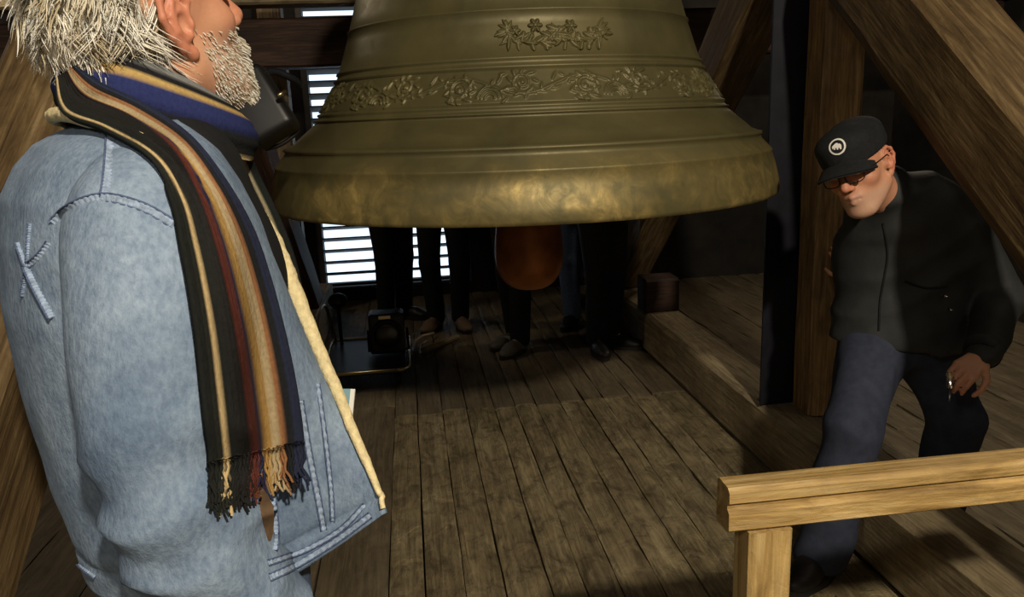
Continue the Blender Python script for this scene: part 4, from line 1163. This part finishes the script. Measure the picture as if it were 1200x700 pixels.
# --- booklet in his left hand
bk = empty('booklet', dep(398, 490, 1.10)); tag(bk, 'thin booklet with pale teal cover peeking out from behind the denim jacket', 'booklet')
M_PAPER = plain('paper', s2l((228, 226, 218)), .7); M_TEAL = plain('teal_cover', s2l((122, 160, 168)), .5)
q = [dep(352, 456, 1.10), dep(416, 456, 1.10), dep(408, 540, 1.08), dep(345, 538, 1.08)]
nq = unit(np.cross(q[1]-q[0], q[3]-q[0])); nq = nq if nq@_f > 0 else -nq
def leafbox(name, q, t0, t1, mat, inset=0):
    c = sum(q)/4; q = [c+(p-c)*(1-inset) for p in q]
    V = [p+nq*t0 for p in q]+[p+nq*t1 for p in q]; return link(name, mesh(name, V, box_faces(), False), mat, bk)
leafbox('cover', [q[0]*.86+q[1]*.14, q[0]*.08+q[1]*.92, q[3]*.08+q[2]*.92, q[3]*.86+q[2]*.14], -.0012, -.0002, M_TEAL); leafbox('pages', q, 0, .004, M_PAPER)
# ================================================================== man in black ducking through the frame
M_JKT = None
def jacket_black():
    m, nt, b = newmat('black_softshell'); v = coords(nt); n1 = noise(nt, v, 9, 5, .6, .3); n2 = noise(nt, v, 240, 2, .5)
    nt.links.new(ramp(nt, n1, [(.3, s2l((32, 34, 34))), (.7, s2l((50, 52, 52)))]), b.inputs['Base Color']); b.inputs['Roughness'].default_value = .68; b.inputs['Specular IOR Level'].default_value = .4
    ad = N(nt, 'ShaderNodeMath', operation='ADD'); nt.links.new(n1, ad.inputs[0]); nt.links.new(n2, ad.inputs[1]); bump(nt, b, n2, .2, .0015); return m
M_JKT = jacket_black()
RC = dep(1007, 200, 2.32)                                      # between the ears
rf = unit(-_f*.62-_r*.62-_u*.42)                               # looks left and down, towards the floor under the bell
RR = basis(rf, unit(_u*.95-_r*.22-_f*.0)); RS = 1.05
rman = empty('person', (1.55, 2.35, 0)); tag(rman, 'man in black jacket, black cap and glasses stooping under the oak brace', 'person')
K = dict(head=RC, neck=dep(1052, 232, 2.44), chest=dep(1065, 290, 2.56), waist=dep(1056, 350, 2.60), pelvis=dep(1052, 392, 2.60),
         shL=dep(1118, 262, 2.50), elL=dep(1172, 350, 2.46), wrL=dep(1150, 418, 2.30),
         shR=dep(1030, 286, 2.62), elR=dep(1026, 350, 2.80), wrR=ony(1004, 330, 2.765),
         hipR=dep(1022, 408, 2.60), kneeR=dep(1000, 500, 2.46), hipL=dep(1086, 412, 2.62), kneeL=dep(1104, 490, 2.60))
kx = K['kneeR']; K['ankR'] = np.array([1.275, kx[1]+.03, .09]); K['toeR'] = K['ankR']+np.array([-.14, -.09, -.06])
kx = K['kneeL']; K['ankL'] = np.array([kx[0]+.10, kx[1]+.12, .09]); K['toeL'] = K['ankL']+np.array([-.10, -.13, -.06])
K['kneeL'][0] = max(K['kneeL'][0], 1.75)
lo, hi = bounds(K, .2)
lh_d = unit(-_r*.75-_u*.45-_f*.35)
v = Vol(lo, hi, .014, [(RC-.15, RC+.15, .0034), around(K['wrR']+UP*.06, .10, .0055), around(K['wrL']+lh_d*.08, .11, .005)])
torso(v, K)
for s in 'LR': limb(v, K, s); v.rc(K['ank'+s], K['toe'+s], .036, .024, .02)
hand_sdf(v, K['wrL'], lh_d, unit(-_u*.6+_f*.5-_r*.1), 1, curl=(.5, .75, .8, .85, .9))
gp = ony(984, 297, 2.805)
hand_sdf(v, K['wrR'], unit(gp-K['wrR']), np.array([-.15, 1.0, 0]), 1, curl=(.1, .12, .12, .14, .16), scale=.95)
v.frame(); v.rc(K['neck']-(K['neck']-K['chest'])*.2, RC+RR@np.array([-.02, 0, -.04]), .066, .058, .03)
head_sdf(v, RC, RR, RS)
def rm_beard(Lc): return .3*smoothstep(-.028, -.06, Lc[:, 2])*smoothstep(.0, .035, Lc[:, 0])*(np.linalg.norm(Lc, axis=1) < .16)
me = v.mesh('body'); vcol(me, skin_colors(v.P, [(RC, RR, RS)], rm_beard)); link('body', me, M_SKIN, rman)
eyes(RC, RR, RS, rman)
def hl(x, y, z): return RC+RR@(np.array([x, y, z])*RS)
# jacket
v = Vol(lo, hi, .008); torso(v, K, .035)
for s in 'LR':
    v.rc(K['sh'+s], K['el'+s], .088, .072, .03); v.rc(K['el'+s], K['wr'+s]-(K['wr'+s]-K['el'+s])*.06, .072, .052, .02)
v.rc(K['neck']-(K['neck']-K['chest'])*.25, K['neck']+(RC-K['neck'])*.28, .096, .078, .02)          # stand-up collar
dh = unit(K['pelvis']-K['chest']); v.cut(K['pelvis']+dh*.035, dh)
# folds across the belly and sleeves
X, Y, Z = np.meshgrid(*v.ax, indexing='ij', sparse=True)
px_ = (X-K['chest'][0])*dh[0]+(Y-K['chest'][1])*dh[1]+(Z-K['chest'][2])*dh[2]
lat_ = (X-K['chest'][0])*_r[0]+(Y-K['chest'][1])*_r[1]+(Z-K['chest'][2])*_r[2]
v.D = v.D+(.012*(np.abs(np.sin(px_*26+1.4*np.sin(lat_*11)+lat_*9))-.6)*np.sin(lat_*8+px_*10+1)**2).astype(np.float32)
v.D = v.D.astype(np.float32)
jkr = link('jacket', v.mesh('jacket'), M_JKT, rman)
# hem, cuffs, zip pulls
for s in 'LR':
    d_ = unit(K['wr'+s]-K['el'+s]); q = K['wr'+s]-d_*.02
    tube('cuff', [q-d_*.02, q, q+d_*.018], [.054, .053, .050], M_JKT, jkr, 24)
M_GLINT = plain('steel_trim', s2l((206, 202, 190)), .25, 1.0)
BVR = bvh_of([jkr])
for px, py in ((1106, 347), (1112, 363)):
    p = cast(BVR, px, py, .004)
    if p is not None: tube('zip_pull', [p-_r*.006+_u*.003, p+_r*.006-_u*.001], .003, M_GLINT, jkr, 8)
def path_on(bv, pts, n, lift): return cast_path(bv, pts, n, lift)
for pts in ([(1035, 262), (1040, 300), (1032, 350), (1030, 388)], [(1060, 330), (1085, 338), (1110, 336)]):
    P = path_on(BVR, pts, 30, .001)
    if len(P) > 5: tube('zip', P, .0035, M_BLK_CLOTH, jkr, 8)
# trousers
M_TRS = plain('slate_trousers', s2l((52, 57, 72)), .85, 0, .2, 30, .2, .3)
v = Vol(lo, hi, .009)
for s in 'LR':
    v.rc(K['hip'+s], K['knee'+s], .108, .084, .03); v.rc(K['knee'+s], K['ank'+s]-UP*.02+unit((K['toe'+s]-K['ank'+s])*[1, 1, 0])*.02, .084, .086, .02)
v.rc(K['pelvis'], K['waist'], .13, .12, .06)
X, Y, Z = np.meshgrid(*v.ax, indexing='ij', sparse=True)
v.D = (v.D+.006*np.sin(Z*30+4*np.sin(X*9+Y*7))*np.sin(X*22+Z*6)).astype(np.float32)
v.cut((0, 0, .03), (0, 0, -1)); v.cut(K['waist'], -dh); tr = link('trousers', v.mesh('trousers'), M_TRS, rman)
for s in 'LR': shoe('shoe', K['ank'+s], K['toe'+s], 0.0, M_SHOE_D, M_SOLE, rman)
# worn patch on the thigh
# cap : crown, brim, badge
cap = empty('peaked_cap', RC); tag(cap, 'black peaked cap with a round white badge on the stooping man\'s head', 'cap')
M_CAP = plain('cap_cloth', s2l((30, 31, 33)), .85, 0, .25, 90, .25, .4)
v = Vol(RC-.2, RC+.2, .0045); v.frame(RC, RR, RS)
v.ell((-.006, 0, .060), (.113, .088, .080), 0); v.ell((.045, 0, .098), (.058, .072, .034), .03); v.ell((-.05, 0, .10), (.055, .07, .035), .03)
v.ell((-.006, 0, .050), (.106, .081, .078), .004, 'sub'); v.frame()
v.cut(hl(0, 0, .046), -unit(RR[:, 2]+.12*RR[:, 0])); link('crown', v.mesh('crown'), M_CAP, cap)
bt_ = np.linspace(-1, 1, 30); br = np.linspace(0, 1, 10); G = []
for t in bt_:
    row = []
    for r_ in br:
        a = t*1.15; x = .100*math.cos(a*.80)+.004; y = .084*math.sin(a)
        ext = .072*max(0.0, 1-t*t)**.6
        row.append(hl(x+ext*r_, y*(1+.03*r_), .057-.026*(t*t)-.018*r_))
    G.append(row)
G = np.array(G); V1, Q1 = grid(G); off = RR[:, 2]*.004; o = len(V1)
nu, nv = G.shape[:2]; e = [i*nv for i in range(nu)]+[(nu-1)*nv+j for j in range(1, nv)]+[i*nv+nv-1 for i in range(nu-2, -1, -1)]+[j for j in range(nv-2, 0, -1)]
bd = [[e[k], e[(k+1) % len(e)], e[(k+1) % len(e)]+o, e[k]+o] for k in range(len(e))]
link('brim', qmesh('brim', np.vstack([V1, V1-off]), np.vstack([Q1, Q1[:, ::-1]+o, bd])), M_CAP, cap)
BVC = bvh_of([c for c in cap.children if c.name.startswith('crown')])
M_WHITE = plain('badge_white', s2l((232, 230, 222)), .6); M_BADGE = plain('badge_black', s2l((24, 24, 26)), .6)
bc = cast(BVC, 981, 172, .0); dC = Vector(ray(981, 172)); _, bn, _, _ = BVC.ray_cast(Vector(CAMP), dC.normalized()); bn = np.array(bn); bn = bn if bn@_f < 0 else -bn
bx = unit(np.cross(_u, bn)); by = np.cross(bn, bx); rb = .0225
def on_cap(pts, lift):
    out = []
    for x, y in pts:
        p = bc+bx*x+by*y+bn*.05; l_, n_, i_, d_ = BVC.ray_cast(Vector(p), Vector(-bn)); q = np.array(l_) if l_ is not None else bc+bx*x+by*y
        out.append(q+bn*lift)
    return np.array(out)
def disc(name, r0, r1, lift, mat, n=36):
    t = np.linspace(0, 2*np.pi, n, endpoint=False); A = on_cap(np.c_[r0*np.cos(t), r0*np.sin(t)], lift); B = on_cap(np.c_[r1*np.cos(t), r1*np.sin(t)], lift)
    V, Q = grid(np.stack([A, B], 0), closed_v=True); return link(name, qmesh(name, V, Q), mat, cap)
badge = disc('badge', .0002, rb*1.0, .0015, M_BADGE); disc('badge_ring', rb*.84, rb*1.05, .0022, M_WHITE)
# the emblem: a shaggy humped animal with trunk and four feet
em = np.array([(-.66, -.25), (-.70, .02), (-.56, .22), (-.40, .34), (-.22, .52), (.02, .56), (.20, .42), (.44, .40), (.62, .20), (.66, -.10), (.62, -.42), (.40, -.42), (.38, -.16), (.22, -.20), (.18, -.44), (-.02, -.44), (-.04, -.16), (-.20, -.20), (-.24, -.44), (-.42, -.44), (-.44, -.10), (-.54, -.34)])*rb*.86
ev = on_cap(em, .0030); ec = on_cap([(0.0, .1)], .0030)
me = mesh('emblem', np.vstack([ev]), [list(range(len(em)))], False); link('emblem', me, M_WHITE, cap)
# spectacles
gl = empty('spectacles', hl(.11, 0, .02)); tag(gl, 'thin dark framed glasses on the stooping man\'s nose', 'glasses')
M_FRAME = plain('spectacle_frame', s2l((36, 32, 30)), .35, .3)
m, nt, b = newmat('lens_glass'); b.inputs['Transmission Weight'].default_value = 1; b.inputs['Roughness'].default_value = .02; b.inputs['IOR'].default_value = 1.05; b.inputs['Base Color'].default_value = (1, 1, 1, 1); M_LENS = m
for s in (1, -1):
    t = np.linspace(0, 2*np.pi, 32); ring_ = [hl(.119-.35*(abs(.031+.024*math.cos(a))-.0)**1.0*.6, s*(.033+.024*np.sign(math.cos(a))*abs(math.cos(a))**.75), .014+.0175*np.sign(math.sin(a))*abs(math.sin(a))**.75) for a in t]
    tube('rim', ring_, .0016, M_FRAME, gl, 8)
    c_l = sum(ring_[:-1])/31; me = mesh('lens', np.vstack([ring_[:-1], [c_l+RR[:, 0]*.001]]), [[i, (i+1) % 31, 31] for i in range(31)]); link('lens', me, M_LENS, gl)
    tube('temple', [hl(.107, s*.057, .020), hl(.085, s*.074, .022), hl(.03, s*.081, .022), hl(-.005, s*.083, .022), hl(-.02, s*.083, .008)], .0018, M_FRAME, gl, 8)
tube('bridge', catmull(np.array([hl(.117, .010, .019), hl(.124, 0, .023), hl(.117, -.010, .019)]), 10), .0016, M_FRAME, gl, 8)
# small thing dangling from his left hand
ko = K['wrL']+lh_d*.09
kf = empty('torch', ko); tag(kf, 'small silver torch dangling from the stooping man\'s hand', 'torch')
tube('barrel', [dep(1113, 436, 2.22), dep(1113, 446, 2.22), dep(1113, 455, 2.22)], [.007, .008, .008], M_GLINT, kf, 14)
tube('tip', [dep(1113, 455, 2.22), dep(1112, 470, 2.22)], [.006, .004], M_BLACK, kf, 12)
# ================================================================== gear on the floor and by the left post
cart = empty('platform_cart', (-.31, 4.7, 0)); tag(cart, 'low black platform trolley with brass-coloured tube edge on the floor', 'trolley')
x0, x1, y0, y1, zc = -.57, -.065, 4.38, 5.12, .10
slab('deck', (x0+.02, y0+.02, zc-.02), (x1-.02, y1-.02, zc+.005), M_BLACK, cart, bev=.004)
rc_ = .07; pts = []
for cx, cy, a0 in ((x1-rc_, y0+rc_, -90), (x1-rc_, y1-rc_, 0), (x0+rc_, y1-rc_, 90), (x0+rc_, y0+rc_, 180)):
    for a in np.linspace(a0, a0+90, 9): pts.append((cx+rc_*math.cos(math.radians(a)), cy+rc_*math.sin(math.radians(a)), zc+.004))
pts.append(pts[0]); tube('edge_tube', pts, .011, M_CHROME, cart, 12)
for cx, cy in ((x0+.07, y0+.07), (x1-.07, y0+.07), (x0+.07, y1-.07), (x1-.07, y1-.07)):
    w_ = tube('wheel', [(cx-.012, cy, .035), (cx+.012, cy, .035)], .034, M_BLACK, cart, 20); tube('fork', [(cx, cy, .035), (cx, cy, zc-.018)], .008, M_STEEL, w_, 8)
tube('handle', catmull(np.array([(x0+.03, y0+.03, zc), (x0-.005, y0+.06, .34), (x0, y0+.5, .40), (x0+.03, y1-.05, zc+.01)]), 30), .009, M_CHROME, cart, 10)
fl = empty('floodlight', (-.19, 4.72, zc)); tag(fl, 'black floodlight with a round lens standing on the black trolley', 'floodlight')
slab('housing', (-.30, 4.66, zc+.02), (-.085, 4.82, zc+.27), M_BLACK, fl, bev=.02)
M_LENSD = plain('dark_lens', s2l((62, 60, 52)), .18, .2, .5)
Ml = Matrix(((1, 0, 0, -.19), (0, 0, -1, 4.66), (0, 1, 0, zc+.145), (0, 0, 0, 1)))
lathe([(.0001, .012), (.05, .010), (.078, .004), (.080, .0)], 40, 'lens', M_LENSD, fl, Ml)
lathe([(.080, .0), (.080, .022), (.086, .026), (.093, .022), (.093, .0)], 40, 'lens_ring', M_BLACK, fl, Ml)
for s in (-1, 1): tube('yoke', [(-.19+s*.118, 4.74, zc+.16), (-.19+s*.122, 4.74, zc+.024), (-.19+s*.06, 4.74, zc+.016)], .008, M_STEEL, fl, 8)
slab('rating_plate', (-.235, 4.655, zc+.243), (-.165, 4.66, zc+.262), M_CHROME, fl)
st = empty('ball_stand', (-.50, 5.0, zc)); tag(st, 'short black stand with a round knob on the trolley by the louvres', 'stand')
tube('stem', [(-.50, 5.0, zc+.007), (-.50, 5.0, .36)], .012, M_STEEL, st, 10)
lathe([(max(1e-4, .06*math.sin(a)), -.05*math.cos(a)) for a in np.linspace(0, math.pi, 16)], 28, 'knob', M_BLACK, st, Matrix.Translation((-.50, 5.0, .40)))
cp = empty('metal_clamp', (.02, 4.95, 0)); tag(cp, 'pale metal clamp with a wooden wedge on the floor next to the trolley', 'clamp')
M_PALE = plain('pale_metal', s2l((150, 138, 120)), .45, .4); q = lambda x, y, z: onz(x, y, z)
tube('jaw', [q(484, 414, .012), q(486, 400, .03), q(495, 394, .05), q(508, 391, .03)], .012, M_PALE, cp, 10)
tube('jaw', [q(492, 416, .012), q(494, 404, .03), q(500, 400, .035)], .011, M_PALE, cp, 10)
beam('wedge', q(496, 411, .03), q(536, 395, .03), .05, .04, W_SILL, parent=cp, seg=6, jit=.001)
# black lamp head on a bracket of the left frame
lh = empty('lamp_head', dep(312, 128, 2.1)); tag(lh, 'black rounded lamp head on a bracket between the bearded chin and the bell', 'lamp')
lc = dep(305, 126, 2.1); lu = unit(_r*.52-_u*.85); lv = unit(_r*.85+_u*.52); ln = np.cross(lu, lv)
bm = bmesh.new(); bmesh.ops.create_cube(bm, size=1)
for v_ in bm.verts: v_.co = Vector((v_.co.x*.19, v_.co.y*.13, v_.co.z*.10))
bmesh.ops.bevel(bm, geom=bm.edges[:], offset=.022, segments=4, affect='EDGES', profile=.55)
me = bpy.data.meshes.new('housing'); bm.to_mesh(me); bm.free()
for p_ in me.polygons: p_.use_smooth = True
ML = Matrix(((lu[0], lv[0], ln[0], lc[0]), (lu[1], lv[1], ln[1], lc[1]), (lu[2], lv[2], ln[2], lc[2]), (0, 0, 0, 1)))
link('housing', me, M_BLACK, lh, ML)
e1 = lc+lu*.098
t = np.linspace(-1, 1, 16); tube('front_rim', [e1+lv*.055*a-lu*.012*a*a-ln*.05 for a in t], .006, M_BLACK, lh, 10)
tube('screw', [dep(326, 112, 2.02), dep(335, 107, 2.02)], .006, M_CHROME, lh, 10)
tube('bracket', catmull(np.array([lc-lu*.08, dep(318, 84, 2.2), dep(342, 92, 2.25), dep(352, 100, 2.3)]), 16), .010, M_STEEL, lh, 10)
tube('arm', catmull(np.array([lc-lu*.02-lv*.02, dep(285, 110, 2.4), dep(262, 100, 2.78)]), 16), .014, M_STEEL, lh, 10)
